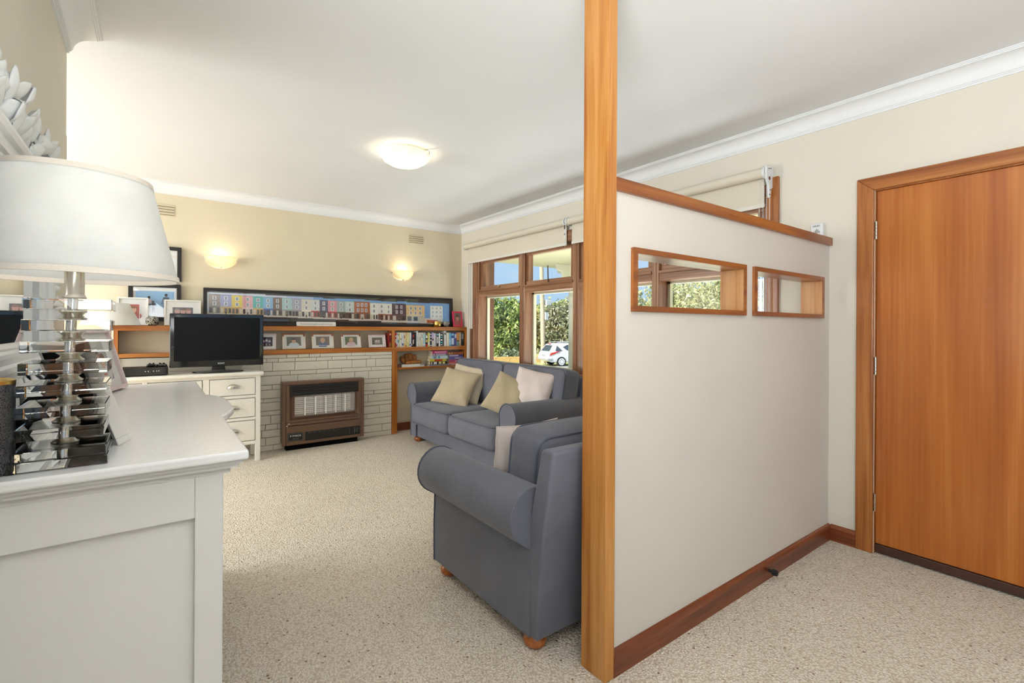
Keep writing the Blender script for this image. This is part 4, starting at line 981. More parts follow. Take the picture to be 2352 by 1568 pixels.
# frames on the mantel board ---------------------------------------------------
def kid(bgc, hair, top, skin=SK):
    def f(mb, pw, ph, y, cz):
        fit(mb, pw, ph, y, cz, bgc); q = random.Random(hair[0] + bgc[1])
        for _ in range(26): ell(mb, q.uniform(-.46, .46) * pw, cz + q.uniform(-.45, .45) * ph, pw * .04, ph * .05, y - .0001, tuple(max(0, min(255, c + q.randint(-40, 50))) for c in bgc), 7)
        portrait(mb, .0, cz + ph * .04, ph * .46, y, skin, hair, top)
    return f
def dr_group(mb, pw, ph, y, cz):
    fit(mb, pw, ph, y, cz, (112, 106, 98))
    for k in range(4): figure(mb, (-.18 + k * .12) * pw, cz - ph * .42, ph * (.62 + .08 * (k % 2)), y, SK, (120, 90, 70), (226, 220, 214), (200, 196, 196))
def dr_dance(mb, pw, ph, y, cz):
    fit(mb, pw, ph, y, cz, (34, 36, 60))
    for k in range(3): figure(mb, (-.28 + k * .26) * pw, cz - ph * .44, ph * (.7 + .1 * (k % 2)), y, SK, (60, 46, 42), (210, 210, 222), (60, 70, 140))
ZM = 1.0105
def mantel_frame(lab, x, w, h, draw, fmat='frame_cream', corners=True, rz=0, lean=12):
    r = photo_frame('photo_frame', lab, w, h, .012 if not corners else .016, .018, fmat, True, w * .62, h * .58, draw, (x, 5.372, ZM), rz, lean, 'family photo frames')
    if corners:
        mb = MB(); mb.box(-w / 2 + .004, w / 2 - .02, -.0195, -.018, h - .012, h - .001); mb.box(-w / 2 + .0, -w / 2 + .016, -.0197, -.018, h - .032, h - .001); mb.box(w / 2 - .02, w / 2 - .004, -.0197, -.018, h - .032, h - .001)
        mb.build('wood_corner_edge', 'trim_wood_x', r)
    return r
mantel_frame('pale pink frame with a dark dance photo beside the television on the mantel', .925, .17, .165, dr_dance, 'frame_pink', False, R(-12))
mantel_frame('cream mantel frame with a dark-haired boy in white, left of three alike', 1.182, .225, .165, kid((104, 98, 84), (60, 44, 34), (214, 226, 236)))
mantel_frame('cream mantel frame with a fair-haired boy in blue, middle of three alike', 1.472, .225, .165, kid((124, 110, 96), (206, 184, 140), (92, 112, 150)))
mantel_frame('cream mantel frame with a curly fair girl, right of three alike', 1.778, .215, .16, kid((110, 120, 84), (222, 188, 140), (226, 196, 200)))
mantel_frame('pale pink frame with a group photo near the books on the mantel', 2.078, .2, .145, dr_group, 'frame_pink', False)

# ================================================================== BOOKS
def book(lab, x0, x1, y0, y1, z0, z1, col, bands=(), flat=False, name='book', rz=0, group='books in the built-in shelving', txt=None, tcol='text_white'):
    """upright: spine faces -y; flat: lying, spine faces -y"""
    w, d, h = x1 - x0, y1 - y0, z1 - z0; r = thing(name, lab, 'book', ((x0 + x1) / 2, y0, z0), (0, 0, rz), group)
    mb = MB(); t = .0014; c = S(*col)
    if not flat:
        mb.box(-w / 2, w / 2, 0, t, 0, h, c); mb.box(-w / 2, -w / 2 + t, t, d, 0, h, c); mb.box(w / 2 - t, w / 2, t, d, 0, h, c)
        bx(-w / 2 + t, w / 2 - t, t, d - .003, .002, h - .003).build('pages', 'paper', r)
        for (a, b, cc) in bands: MB().box(-w / 2 + w * .12, w / 2 - w * .12, -.0004, 0, h * a, h * b, S(*cc)).build('spine_band', 'cover_ink', r, attr=True)
    else:
        mb.box(-w / 2, w / 2, 0, t, 0, h, c); mb.box(-w / 2, w / 2, t, d, 0, t, c); mb.box(-w / 2, w / 2, t, d, h - t, h, c)
        bx(-w / 2 + .002, w / 2 - .002, t, d - .003, t, h - t).build('pages', 'paper', r)
        for (a, b, cc) in bands: MB().box(-w / 2 + w * a, -w / 2 + w * b, -.0004, 0, h * .12, h * .88, S(*cc)).build('spine_band', 'cover_ink', r, attr=True)
    mb.build('cover', 'cover_ink', r, attr=True)
    if txt: text('spine_lettering', txt, h * .72, tcol, r, Matrix.Translation((w * .1, -.001, h * .48)) @ FRONT, .0003)
    return r
BX = [(2.281, 2.297), (2.297, 2.311), (2.314, 2.332), (2.334, 2.346), (2.346, 2.366), (2.369, 2.393), (2.395, 2.414), (2.414, 2.433), (2.433, 2.466), (2.468, 2.495), (2.495, 2.509), (2.509, 2.533), (2.533, 2.56), (2.562, 2.585), (2.587, 2.602), (2.604, 2.62), (2.624, 2.653), (2.653, 2.688), (2.688, 2.721), (2.721, 2.742), (2.743, 2.751), (2.751, 2.776), (2.776, 2.805), (2.808, 2.823), (2.825, 2.844), (2.845, 2.875), (2.876, 2.898), (2.9, 2.936), (2.957, 2.983), (2.989, 3.027), (3.029, 3.056), (3.056, 3.107), (3.107, 3.141), (3.142, 3.178), (3.181, 3.208), (3.211, 3.253)]
WHT, CRM, BLK, RED = (236, 236, 234), (232, 222, 194), (26, 26, 28), (196, 40, 44)
BC = [('red and white', RED, [(.3, .55, WHT), (.7, .78, WHT)]), ('white', WHT, [(.05, .2, RED), (.85, .95, RED)]), ('white and cyan', WHT, [(.3, .5, (70, 160, 190)), (.8, .9, (90, 90, 100))]), ('pale yellow', (232, 224, 120), [(.1, .4, WHT)]), ('white', WHT, [(.5, .6, (150, 150, 150)), (.2, .3, CRM)]), ('white and blue', WHT, [(.1, .25, (70, 100, 180)), (.5, .8, (220, 220, 226))]),
      ('cream', CRM, [(.6, .8, (200, 120, 130)), (.05, .2, (226, 190, 70))]), ('soft yellow', (230, 212, 140), [(.02, .12, (206, 90, 110)), (.85, .97, (220, 160, 170))]), ('pale yellow wide', (226, 214, 150), [(.3, .7, (236, 228, 180))]), ('white', (224, 226, 226), [(.1, .2, (90, 96, 140)), (.6, .9, WHT)]), ('navy', (44, 40, 78), [(.1, .2, WHT)]), ('dark red and black', (60, 30, 30), [(.65, .85, (190, 50, 40)), (.2, .5, (210, 200, 190))]), ('black', BLK, []),
      ('tall white', WHT, [(.3, .7, (206, 210, 214))]), ('cream', CRM, [(.2, .9, (240, 236, 220))]), ('white', WHT, [(.4, .7, (190, 190, 196))]), ('cream lettered', CRM, [(.5, .95, (240, 238, 232)), (.62, .66, BLK), (.72, .76, BLK), (.82, .86, BLK)]), ('pale cyan', (176, 212, 216), [(.92, .99, (216, 140, 150)), (.1, .2, WHT)]), ('black and gold with red foot', BLK, [(.0, .16, (206, 50, 40)), (.3, .5, (210, 180, 110)), (.6, .8, WHT), (.85, .92, (196, 160, 90))]), ('lemon', (226, 216, 110), [(.1, .3, WHT)]), ('white thin', WHT, []), ('black patterned', BLK, [(.05, .1, WHT), (.4, .5, (206, 196, 170)), (.65, .72, WHT), (.85, .93, CRM)]), ('lilac and brown', (200, 186, 226), [(.0, .4, (222, 214, 196)), (.42, .55, (110, 70, 56))]), ('white', WHT, []), ('grey', (160, 160, 164), [(.2, .8, (190, 190, 192))]), ('black with cyan bands', BLK, [(.85, .98, (150, 206, 220)), (.25, .75, (206, 206, 206))]), ('white', WHT, [(.4, .6, (206, 206, 210))]), ('black dotted', BLK, [(.08, .14, WHT), (.24, .34, (90, 190, 200)), (.44, .54, WHT), (.66, .74, (90, 190, 200)), (.84, .92, WHT)]),
      ('tall white dotted', WHT, [(.75, .9, (100, 100, 104)), (.3, .5, (220, 220, 220))]), ('cream', (222, 212, 190), [(.3, .9, (232, 226, 210))]), ('sky blue', (110, 176, 222), [(.1, .5, (160, 206, 234))]), ('blue and white', (48, 84, 156), [(.1, .6, (206, 216, 232)), (.8, .95, (130, 196, 210))]), ('indigo', (76, 78, 150), [(.6, .9, (210, 210, 226))]), ('orange and teal', (226, 160, 84), [(.0, .34, (110, 170, 176)), (.34, .42, BLK)]), ('tan', (206, 180, 150), [(.2, .9, (220, 200, 176))]), ('dark grey', (66, 66, 68), [(.5, .9, (150, 150, 150)), (.1, .3, (40, 40, 40))])]
ORD = 'first second third fourth fifth sixth seventh eighth ninth tenth eleventh twelfth thirteenth fourteenth fifteenth sixteenth seventeenth eighteenth nineteenth twentieth'.split()
br2 = random.Random(5)
for i, ((a, b2), (cn, cc, bands)) in enumerate(zip(BX, BC)):
    a, b2 = 2.276 + (a - 2.281) * .963, 2.276 + (b2 - 2.281) * .963
    tall = i in (13, 28); hgt = .188 if tall else .172 if i < 13 else .168 - (.008 if i in (23, 24, 25, 26, 27) else 0) + br2.uniform(-.004, .004)
    pos = (ORD[i] + ' from the left') if i < 18 else (ORD[35 - i] + ' from the right')
    book('%s book, %s in the upright row' % (cn, pos), a + .0004, b2 - .0004, 5.333, 5.333 + .125, ZM, ZM + hgt, cc, bands)
book('dark red patterned book leaning at the end of the mantel frames', 2.205, 2.232, 5.335, 5.46, ZM, ZM + .168, (150, 40, 36), [(.4, .8, (96, 26, 30)), (.05, .3, (150, 130, 60)), (.85, .95, (226, 180, 150))])

ZL = .7685
yb = 5.345
st1 = [(2.72, 3.0, .018, (150, 150, 160), [], 'thin grey', None), (2.735, 2.962, .036, BLK, [(.05, .12, CRM), (.2, .4, WHT), (.5, .68, (226, 220, 150)), (.74, .9, (226, 220, 150))], 'black', None), (2.733, 2.968, .030, (228, 206, 70), [(.28, .74, (206, 60, 44))], 'yellow and red', None), (2.758, 2.984, .042, (206, 226, 232), [(.1, .3, (150, 160, 170)), (.4, .5, (90, 170, 190))], 'pale blue', None), (2.772, 2.975, .027, (112, 92, 116), [(.05, .12, WHT), (.2, .9, (200, 180, 200))], 'mauve', None), (2.766, 2.978, .030, (224, 70, 130), [(.15, .9, (240, 150, 190))], 'hot pink', None), (2.74, 2.94, .014, (130, 24, 40), [], 'dark red', None)]
z = ZL
for k, (a, b2, t, c, bands, cn, tx) in enumerate(st1):
    book('%s book lying flat, %s up in the stack beside the leather glove' % (cn, ORD[k]), a, b2, yb - (.012 if k < 2 else 0) - k * .001, yb + .11, z, z + t - .0006, c, bands, True, txt=tx); z += t
st2 = [(3.0, 3.215, .010, (30, 30, 34), [(.1, .5, (200, 200, 200))], 'thin black', None), (3.0, 3.2, .022, (214, 110, 110), [(.0, 1, (224, 150, 140))], 'salmon', None), (3.005, 3.21, .034, (196, 90, 120), [], 'rose pink', "JAMIE'S"), (3.0, 3.215, .040, (120, 106, 170), [], 'violet', 'PARKY'), (2.996, 3.2, .024, (88, 80, 140), [(.05, .7, (190, 190, 226))], 'blue-violet', None), (2.99, 3.212, .034, (166, 96, 66), [(.05, .12, (220, 180, 120)), (.2, .25, (226, 200, 150))], 'brown', None)]
z = ZL
for k, (a, b2, t, c, bands, cn, tx) in enumerate(st2):
    book('%s book lying flat, %s up in the stack against the shelf end' % (cn, ORD[k]), a, b2, yb - k * .001, yb + .11, z, z + t - .0006, c, bands, True, txt=tx); z += t
book('cream book lying flat under the front of the leather glove', 2.37, 2.605, yb, yb + .115, ZL, ZL + .034, (240, 236, 220), [(.03, .97, (246, 244, 236))], True)
book('tan book lying flat at the upright under the glove', 2.306, 2.366, yb + .02, yb + .115, ZL, ZL + .026, (150, 110, 84), [], True)
book('white paperback lying flat to the right of the glove', 2.608, 2.665, yb, yb + .10, ZL, ZL + .02, (230, 228, 230), [], True, rz=.1)
# baseball glove -----------------------------------------------------------
def leather():
    m, nt, bs, out = newmat('glove_leather'); v = coords(nt)
    n = nd(nt, 'ShaderNodeTexNoise', i_Scale=30.0, i_Detail=4.0); nt.links.new(v, n.inputs['Vector'])
    nt.links.new(ramp(nt, n.outputs['Fac'], [(.3, srgb(126, 70, 26)), (.7, srgb(190, 124, 56))]), bs.inputs['Base Color']); bs.inputs['Roughness'].default_value = .5; bump(nt, bs, n.outputs['Fac'], .4, .004); MATS['glove_leather'] = m
leather()
gl = thing('baseball_glove', 'brown leather baseball glove resting on the books', 'glove', (2.50, 5.395, ZL + .036), (0, 0, R(-8)))
for k in range(4):
    x = -.085 + k * .048; hgt = (.085, .112, .12, .10)[k]
    softbox(.05, .032, hgt, .015, .003, .004, 0, 6).xf(Matrix.Translation((x, .03, hgt / 2 + .008)) @ Matrix.Rotation(R(-18 + k * 2), 4, 'X') @ Matrix.Rotation(R(-14 + k * 4), 4, 'Y')).build('finger', 'glove_leather', gl, smooth=180)
softbox(.2, .075, .034, .015, .0, .006, .006, 7).xf(Matrix.Translation((.03, -.012, .018)) @ Matrix.Rotation(R(-4), 4, 'Y')).build('palm', 'glove_leather', gl, smooth=180)
softbox(.04, .05, .075, .015, .002, .004, 0, 6).xf(Matrix.Translation((-.098, .0, .04)) @ Matrix.Rotation(R(-30), 4, 'Y')).build('thumb', 'glove_leather', gl, smooth=180)
MB().tube([(-.08 + .02 * k, -.012 - .008 * (k % 2), .055 + .012 * math.sin(k)) for k in range(9)], .003, 6).build('lacing', 'glove_leather', gl)

# ================================================================== TV CABINET AND ITS THINGS
tc = thing('tv_cabinet', 'cream painted drawer cabinet under the television', 'cabinet', (.165, 5.16, 0))
tx0, tx1, ty0, ty1 = -.5, .812, 5.0, YS - .005
def tcp(name, b, mat='cabinet_paint', bev=.003, par=None): return bx(*b).build(name, mat, par or tc, bevel=bev, world=True)
MB().prism([(ty0 - .03, .806), (ty0 - .024, .80), (ty0 - .012, .796), (ty0 - .012, .79), (ty1, .79), (ty1, .828), (ty0 - .026, .828), (ty0 - .03, .822)], tx0 - .02, tx1 + .02, 'x').build('top', 'cabinet_paint', tc, bevel=.002, world=True)
for x in (tx0, tx1 - .042):
    tcp('leg', (x, x + .042, ty0, ty0 + .042, 0, .79)); tcp('leg', (x, x + .042, ty1 - .042, ty1, 0, .79))
mb = MB(); mb.box(tx0 + .042, tx1 - .042, ty0 + .022, ty1 - .01, .19, .79)
mb.build('carcass', 'cabinet_paint', tc, world=True)
for b in ((tx0 + .042, tx1 - .042, ty0 + .002, ty0 + .03, .775, .79), (tx0 + .042, tx1 - .042, ty0 + .002, ty0 + .03, .158, .192), (-.066, -.03, ty0 + .002, ty0 + .03, .192, .775), (.355, .405, ty0 + .002, ty0 + .03, .192, .775)): tcp('rail', b)
for z in (.385, .590): tcp('rail', (tx0 + .042, tx1 - .042, ty0 + .0025, ty0 + .03, z, z + .026))
cols = [(-.456, -.068), (-.028, .353), (.407, .768)]; zr = [(.195, .382), (.414, .587), (.619, .772)]
def cup(par, x, z):
    # shell-shaped cup pull
    mb = MB()
    def fn(u, v):
        a = math.pi * u; e = math.pi / 2 * v
        return (x + .048 * math.cos(a) * math.cos(e * .0 + 0) * (1 - .0 * v) * (math.cos(e) * .98 + .02), ty0 - .004 - .030 * math.sin(e), z + .034 * math.sin(a) * (math.cos(e) * .75 + .25) - .0)
    mb.grid(fn, 16, 8)
    mb.build('cup_handle', 'nickel', par, world=True, smooth=180)
    tcp('handle_flange', (x - .05, x + .05, ty0 - .006, ty0 - .003, z - .004, z + .004), 'nickel', .001, par)
for (a, b2) in cols:
    for (z0, z1) in zr:
        d_ = tcp('drawer', (a + .003, b2 - .003, ty0 - .002, ty0 + .02, z0 + .003, z1 - .003), 'cabinet_paint', .002)
        cup(d_, (a + b2) / 2, (z0 + z1) / 2 - .006)

tv = thing('television', 'black flat-screen television on an oval stand', 'television', (.485, 5.13, .8285), (0, 0, R(-2)))
w2, z0, z1 = .365, .055, .53
mb = MB(); mb.box(-w2, w2, -.03, .02, z0, z1); mb.build('bezel', 'gloss_black', tv, bevel=.008, seg=3)
softbox(.5, .06, .3, .03).xf(Matrix.Translation((0, .035, .29))).build('rear_shell', 'matt_black', tv, smooth=60)
bx(-w2 + .032, w2 - .032, -.0312, -.030, z0 + .055, z1 - .032).build('screen', 'screen_black', tv)
text('maker_name', 'SONY', .02, 'text_white', tv, Matrix.Translation((.02, -.0306, z0 + .027)) @ FRONT, .0003)
text('model_name', 'BRAVIA', .008, 'text_grey', tv, Matrix.Translation((-w2 + .055, -.0306, z1 - .018)) @ FRONT, .0003)
MB().prism([(-.055, .02), (.055, .02), (.05, .06), (-.05, .06)], -.02, .01, 'y').build('neck', 'gloss_black', tv, bevel=.004)
mb = MB().lathe([(0, 0), (.195, 0), (.205, .006), (.2, .012), (.06, .022), (0, .022)], 48); mb.v = [(x, yv * .42 - .01, zv) for x, yv, zv in mb.v]; mb.build('stand_base', 'gloss_black', tv, smooth=50)

bo = thing('set_top_box', 'black set-top box left of the television', 'set-top box', (-.045, 5.14, .8285))
bx(-.155, .155, -.1, .1, .006, .07).build('case', 'matt_black', bo, bevel=.003); bx(-.153, .153, -.104, -.1, .008, .068).build('front_panel', 'gloss_black', bo, bevel=.002)
for x in (-.13, .12): MB().cyl((x, 0, 0), (x, 0, .007), .012, 10).build('foot', 'rubber_black', bo)
mb = MB()
for x in (-.0, .02, .055, .075, .09): mb.cyl((x, -.104, .04), (x, -.106, .04), .0035, 8)
mb.build('indicator_buttons', 'text_white', bo); bo.children[-1]['kind'] = 'stuff'
text('maker_name', 'humax', .008, 'text_grey', bo, Matrix.Translation((.02, -.1045, .026)) @ FRONT, .0003)
def gadget(x, s, lab):
    r = thing('game_controller', lab, 'game controller', (x, 5.12, .8985), (0, 0, R(20 * s)), group='black gadgets on the set-top box')
    softbox(.055, .045, .022, .01, 0, 0, .004, 6).xf(Matrix.Translation((0, 0, .014))).build('body', 'gloss_black', r, smooth=180)
    for k in (-1, 1): softbox(.022, .04, .022, .01, 0, 0, 0, 6).xf(Matrix.Translation((k * .03, -.012, .0125)) @ Matrix.Rotation(R(20 * k), 4, 'Z')).build('grip', 'gloss_black', r, smooth=180)
    for k in (-1, 1): MB().cyl((k * .014, -.004, .024), (k * .014, -.004, .034), .006, 10).build('thumb_stick', 'matt_black', r)
gadget(-.005, 1, 'black game controller on the set-top box, farther from the television'); gadget(.068, -1, 'black game controller on the set-top box, next to the television')

def table_lamp_small():
    r = thing('small_table_lamp', 'small table lamp with a cream cone shade on the cabinet', 'table lamp', (-.268, 5.125, .8285))
    MB().lathe([(.05, 0), (.05, .012), (.04, .02), (.02, .03), (.012, .05), (.012, .09)], 28).build('base', 'plaster_white', r, smooth=40)
    MB().cyl((0, 0, .08), (0, 0, .46), .012, 16).build('stem', 'acrylic_clear', r, smooth=40)
    mb = MB().lathe([(.195, .425), (.112, .605)], 40, cap=False); mb.lathe([(.109, .605), (.192, .425)], 40, cap=False); mb.lathe([(.112, .605), (.109, .605)], 40, cap=False); mb.lathe([(.192, .425), (.195, .425)], 40, cap=False)
    mb.build('shade', 'lamp_shade_linen', r, smooth=60)
    MB().cyl((0, 0, .44), (0, 0, .50), .016, 12).build('socket', 'nickel', r)
table_lamp_small()

# ================================================================== SOFA, ARMCHAIR, CUSHIONS
def rrect(hx, hy, r, n=5):
    pts = []
    for cx, cy, a0 in ((hx - r, hy - r, 0), (-hx + r, hy - r, 90), (-hx + r, -hy + r, 180), (hx - r, -hy + r, 270)):
        for k in range(n + 1):
            a = R(a0 + 90 * k / n); pts.append((cx + r * math.cos(a), cy + r * math.sin(a)))
    return pts
def make_sofa(name, label, cat, loc, rotz, w, d, n):
    r = thing(name, label, cat, loc, (0, 0, rotz))
    hw = w / 2; yf, yb = -d / 2 + .045, d / 2 - .10
    for s in (-1, 1):
        c = (hw - .115, .525); prof = [(hw - .222, .062), (hw - .222, .50)]
        for k in range(19):
            a = R(192 - k * (192 + 62) / 18); prof.append((c[0] + .113 * math.cos(a), c[1] + .113 * math.sin(a)))
        prof += [(hw - .098, .40), (hw - .094, .25), (hw - .096, .062)]
        prof = [(s * x, z) for x, z in prof]
        arm = MB().prism(prof, yf, yb, 'y').build('arm', 'sofa_fabric', r, bevel=.012, seg=3, smooth=50)
        MB().tube([(x, yf - .001, z) for x, z in prof], .0055, 8).build('piping', 'piping_fabric', arm, smooth=60)
    front = MB().box(-hw + .2, hw - .2, -d / 2 + .06, d / 2 - .2, .062, .285).build('seat_base', 'sofa_fabric', r, bevel=.015, seg=3)
    y0 = d / 2 - .06
    MB().prism([(y0 - .12, .062), (y0, .062), (y0 + .035, .45), (d / 2 + .03, .785), (d / 2 + .022, .80), (d / 2 - .03, .802), (d / 2 - .042, .79), (y0 - .06, .45), (y0 - .11, .30)], -hw + .10, hw - .10, 'x').build('back', 'sofa_fabric', r, bevel=.012, seg=4, smooth=50)
    iw = (w - .45) / n
    for k in range(n):
        x = -hw + .225 + iw * (k + .5); sx, sy, sz, rr = iw - .008, .76, .215, .06
        mb = softbox(sx, sy, sz, rr, .0, .012, .018, 14)
        def ear(v, k=k):
            X, Y, Z = v
            if n == 1: return v
            side = 1 if k == 0 else -1
            return v
        M = Matrix.Translation((x, -d / 2 + .355, .33))
        cu = mb.xf(M).build('seat_cushion', 'sofa_fabric', r, smooth=180, weld=True)
        for zz in (sz / 2 - .012, -sz / 2 + .012):
            MB().tube([M @ Vector((px * 1.0, py, zz + (.0 if abs(py) > .2 else 0))) for px, py in rrect(sx / 2 - .008, sy / 2 - .006, .06)], .005, 8, True).build('piping', 'piping_fabric', cu, smooth=60)
    bw_ = (w - (.13 if n > 1 else .34)) / n
    for k in range(n):
        x = -(w - (.13 if n > 1 else .34)) / 2 + bw_ * (k + .5); sx, sy, sz, rr = bw_ - .008, .2, .45 if n > 1 else .40, .045
        mb = softbox(sx, sy, sz, rr, .0, .035, .012, 14)
        M = Matrix.Translation((x, d / 2 - .225, .655)) @ Matrix.Rotation(R(-10), 4, 'X') if n > 1 else Matrix.Translation((x, d / 2 - .265, .62)) @ Matrix.Rotation(R(-7), 4, 'X')
        cu = mb.xf(M).build('back_cushion', 'sofa_fabric', r, smooth=180, weld=True)
        for yy in (-sy / 2 + .012, sy / 2 - .012):
            MB().tube([M @ Vector((px, yy, pz)) for px, pz in rrect(sx / 2 - .008, sz / 2 - .006, .065)], .005, 8, True).build('piping', 'piping_fabric', cu, smooth=60)
    for sx in (-1, 1):
        for yy in (-d / 2 + .11, d / 2 - .13):
            MB().lathe([(.0, 0), (.03, .0), (.045, .014), (.048, .03), (.04, .046), (.03, .055), (.03, .066), (0, .066)], 24, sx * (hw - .15), yy, 0).build('foot', 'foot_wood', r, smooth=60)
    return r
make_sofa('sofa', 'slate grey two-seat sofa with rolled arms under the long window', 'sofa', (2.70, 4.0, 0), R(-90), 2.0, .92, 2)
make_sofa('armchair', 'slate grey rolled-arm armchair with its back to the partition', 'armchair', (1.585, 1.80, 0), R(180), 1.03, .92, 1)

def cushion(lab, w, h, t, mat, loc, rotz, lean, roll, pipe=None, group='scatter cushions'):
    r = thing('scatter_cushion', lab, 'cushion', loc, (0, 0, 0), group)
    r.rotation_euler = (Matrix.Rotation(rotz, 4, 'Z') @ Matrix.Rotation(-lean, 4, 'X') @ Matrix.Rotation(roll, 4, 'Y')).to_euler()
    mb = MB(); N = 18
    for s in (-1, 1):
        def fn(u, v, s=s):
            a, b = math.sin((u - .5) * math.pi), math.sin((v - .5) * math.pi)
            th = max(0, (1 - a ** 4)) ** .6 * max(0, (1 - b ** 4)) ** .6
            wr = .006 * math.sin(7 * a + 4 * b + 2 * s) * th + .004 * math.sin(11 * b - 5 * a)* th
            return (a * w / 2 * (1 - .075 * (1 - b * b)), s * (t / 2 * th) + s * wr, b * h / 2 * (1 - .075 * (1 - a * a)))
        mb.grid(fn, N, N)
    o = mb.build('cover', mat, r, smooth=180, weld=True)
    edge = []
    for (p, q) in [((-1, -1), (1, -1)), ((1, -1), (1, 1)), ((1, 1), (-1, 1)), ((-1, 1), (-1, -1))]:
        for k in range(10):
            a = p[0] + (q[0] - p[0]) * k / 10; b = p[1] + (q[1] - p[1]) * k / 10
            edge.append((a * w / 2 * (1 - .075 * (1 - b * b)), 0, b * h / 2 * (1 - .075 * (1 - a * a))))
    MB().tube(edge, .004, 6, True).build('seam_edge', pipe or mat, r, smooth=60)
    return r
cushion('tan woven cushion leaning in front at the far end of the sofa', .42, .42, .12, 'tan_fabric', (2.56, 4.40, .618), R(-54), R(36), R(10))
cushion('cream cushion half hidden behind the tan one at the far end', .42, .42, .11, 'cream_fabric', (2.70, 4.43, .645), R(-56), R(32), R(8))
cushion('tan ribbed cushion leaning at the near end of the sofa', .38, .38, .12, 'tan_weave_fabric', (2.575, 3.49, .63), R(-44), R(30), R(24))
cushion('blush pink cushion behind the ribbed one at the near end', .38, .38, .11, 'blush_fabric', (2.72, 3.34, .69), R(-58), R(24), R(10))
cushion('blush pink cushion standing on the armchair seat', .38, .35, .13, 'blush_fabric', (1.485, 1.88, .615), R(180), R(10), R(0))

# ================================================================== DRESSER AND WHAT STANDS ON IT
DT = .97
dr = thing('dresser', 'large white painted breakfront dresser along the mirror wall', 'dresser', (-.06, 2.09, 0))
def outline(inset):
    e = .181 - inset; pk = .234 - inset; y0, y1 = 1.254 + inset, 2.932 - inset
    pts = [(XL + .004, y0), (e, y0), (e, 1.778 + inset * .3)]
    ya, yb2 = 1.778 + inset * .6, 2.378 - inset * .6
    for k in range(15):
        t = k / 14; pts.append((e + (pk - e) * min(1, math.sin(math.pi * t) * 1.25) ** .8 if 0 < t < 1 else e, ya + (yb2 - ya) * t))
    pts += [(e, y1), (XL + .004, y1)]
    out = []
    for p in pts:
        if not out or (abs(p[0] - out[-1][0]) + abs(p[1] - out[-1][1])) > 1e-5: out.append(p)
    return out
MB().prism(outline(0), DT - .022, DT, 'z').build('top', 'dresser_top_paint', dr, bevel=.006, seg=3, world=True)
mb = MB()
for a, z0, z1 in ((.012, .94, .948), (.02, .930, .94), (.034, .916, .930)): mb.prism(outline(a), z0, z1, 'z')
mb.build('top_moulding', 'white_paint', dr, world=True)
MB().prism(outline(.055), .06, .917, 'z').build('carcass', 'white_paint', dr, world=True)
ye = 1.254 + .055
def dp(name, b, bev=.002, mat='white_paint', par=None): return bx(*b).build(name, mat, par or dr, bevel=bev, world=True)
xr = .181 - .048
dp('end_stile', (xr - .055, xr, ye - .022, ye + .01, 0, .916)); dp('end_stile', (XL + .006, XL + .03, ye - .022, ye + .01, 0, .916))
dp('end_rail', (XL + .03, xr - .055, ye - .022, ye + .01, .825, .916)); dp('end_rail', (XL + .03, xr - .055, ye - .022, ye + .01, .06, .16))
dp('end_panel', (XL + .03, xr - .055, ye - .008, ye + .002, .16, .825), 0)
yE = 2.932 - .055
dp('end_stile', (xr - .055, xr, yE - .01, yE + .02, 0, .916)); dp('end_stile', (XL + .006, XL + .06, yE - .01, yE + .02, 0, .916))
for (ya, yb2, xf) in ((ye + .03, 1.775, xr - .004), (1.86, 2.30, .234 - .052), (2.39, yE - .03, xr - .004)):
    for z0, z1 in ((.12, .37), (.40, .62), (.65, .88)):
        d_ = dp('drawer', (xf - .01, xf + .008, ya, yb2, z0, z1), .004)
        for t in ((.25, .75) if yb2 - ya > .3 else (.5,)):
            MB().lathe([(.005, 0), (.010, .001), (.010, .005), (0, .007)], 16).xf(Matrix.Translation((xf + .008, ya + (yb2 - ya) * t, (z0 + z1) / 2 + .02)) @ Matrix.Rotation(R(90), 4, 'Y')).build('knob', 'nickel', d_, world=True, smooth=60)

# big table lamp of stacked clear blocks ---------------------------------------
lp = thing('table_lamp', 'tall table lamp of stacked clear blocks with a wide white shade', 'table lamp', (-.148, 1.375, DT + .0005))
LX = lambda z: .045 * max(0, z) * 1.0
def block(cx, z0, s, t):
    bx(cx - s / 2, cx + s / 2, -s / 2, s / 2, z0, z0 + t).xf(Matrix.Translation((0, 0, 0))).build('clear_block', 'acrylic_clear', lp, bevel=.0012, seg=1)
def spool(cx, z0, hgt):
    MB().lathe([(.010, 0), (.022, 0), (.0235, .003), (.019, hgt * .3), (.0155, hgt * .5), (.019, hgt * .7), (.0235, hgt - .003), (.022, hgt), (.010, hgt)], 28, cx, 0, z0).build('metal_spool', 'nickel', lp, smooth=40)
block(0, 0, .150, .020); block(.002, .0205, .140, .018)
z = .0390
for k in range(7):
    cx = LX(z); spool(cx, z, .0195); block(cx, z + .020, .134, .0225); z += .043
MB().cyl((LX(0), 0, .0205), (LX(z), 0, z), .0085, 16).build('rod', 'chrome', lp, smooth=40)
MB().lathe([(.019, 0), (.020, .004), (.018, .008), (.0165, .012), (.0165, .062), (.018, .066), (.019, .070), (.012, .075)], 28, LX(z), 0, z).build('column', 'nickel', lp, smooth=40)
zb, zt = .385, .600; cx = LX(.4)
mb = MB()
for (pa, pb) in (((.180, zb), (.129, zt)), ((.1265, zt), (.1775, zb))): mb.lathe([pa, pb], 64, cx, 0, 0, cap=False)
mb.build('shade', 'lamp_shade_linen', lp, smooth=60)
MB().lathe([(.1785, zb + .011), (.1800, zb + .0112), (.1818, zb - .0005), (.176, zb - .0005), (.175, zb + .012)], 64, cx, 0, 0, cap=False).build('shade_tape_edge', 'shade_tape', lp, smooth=40)
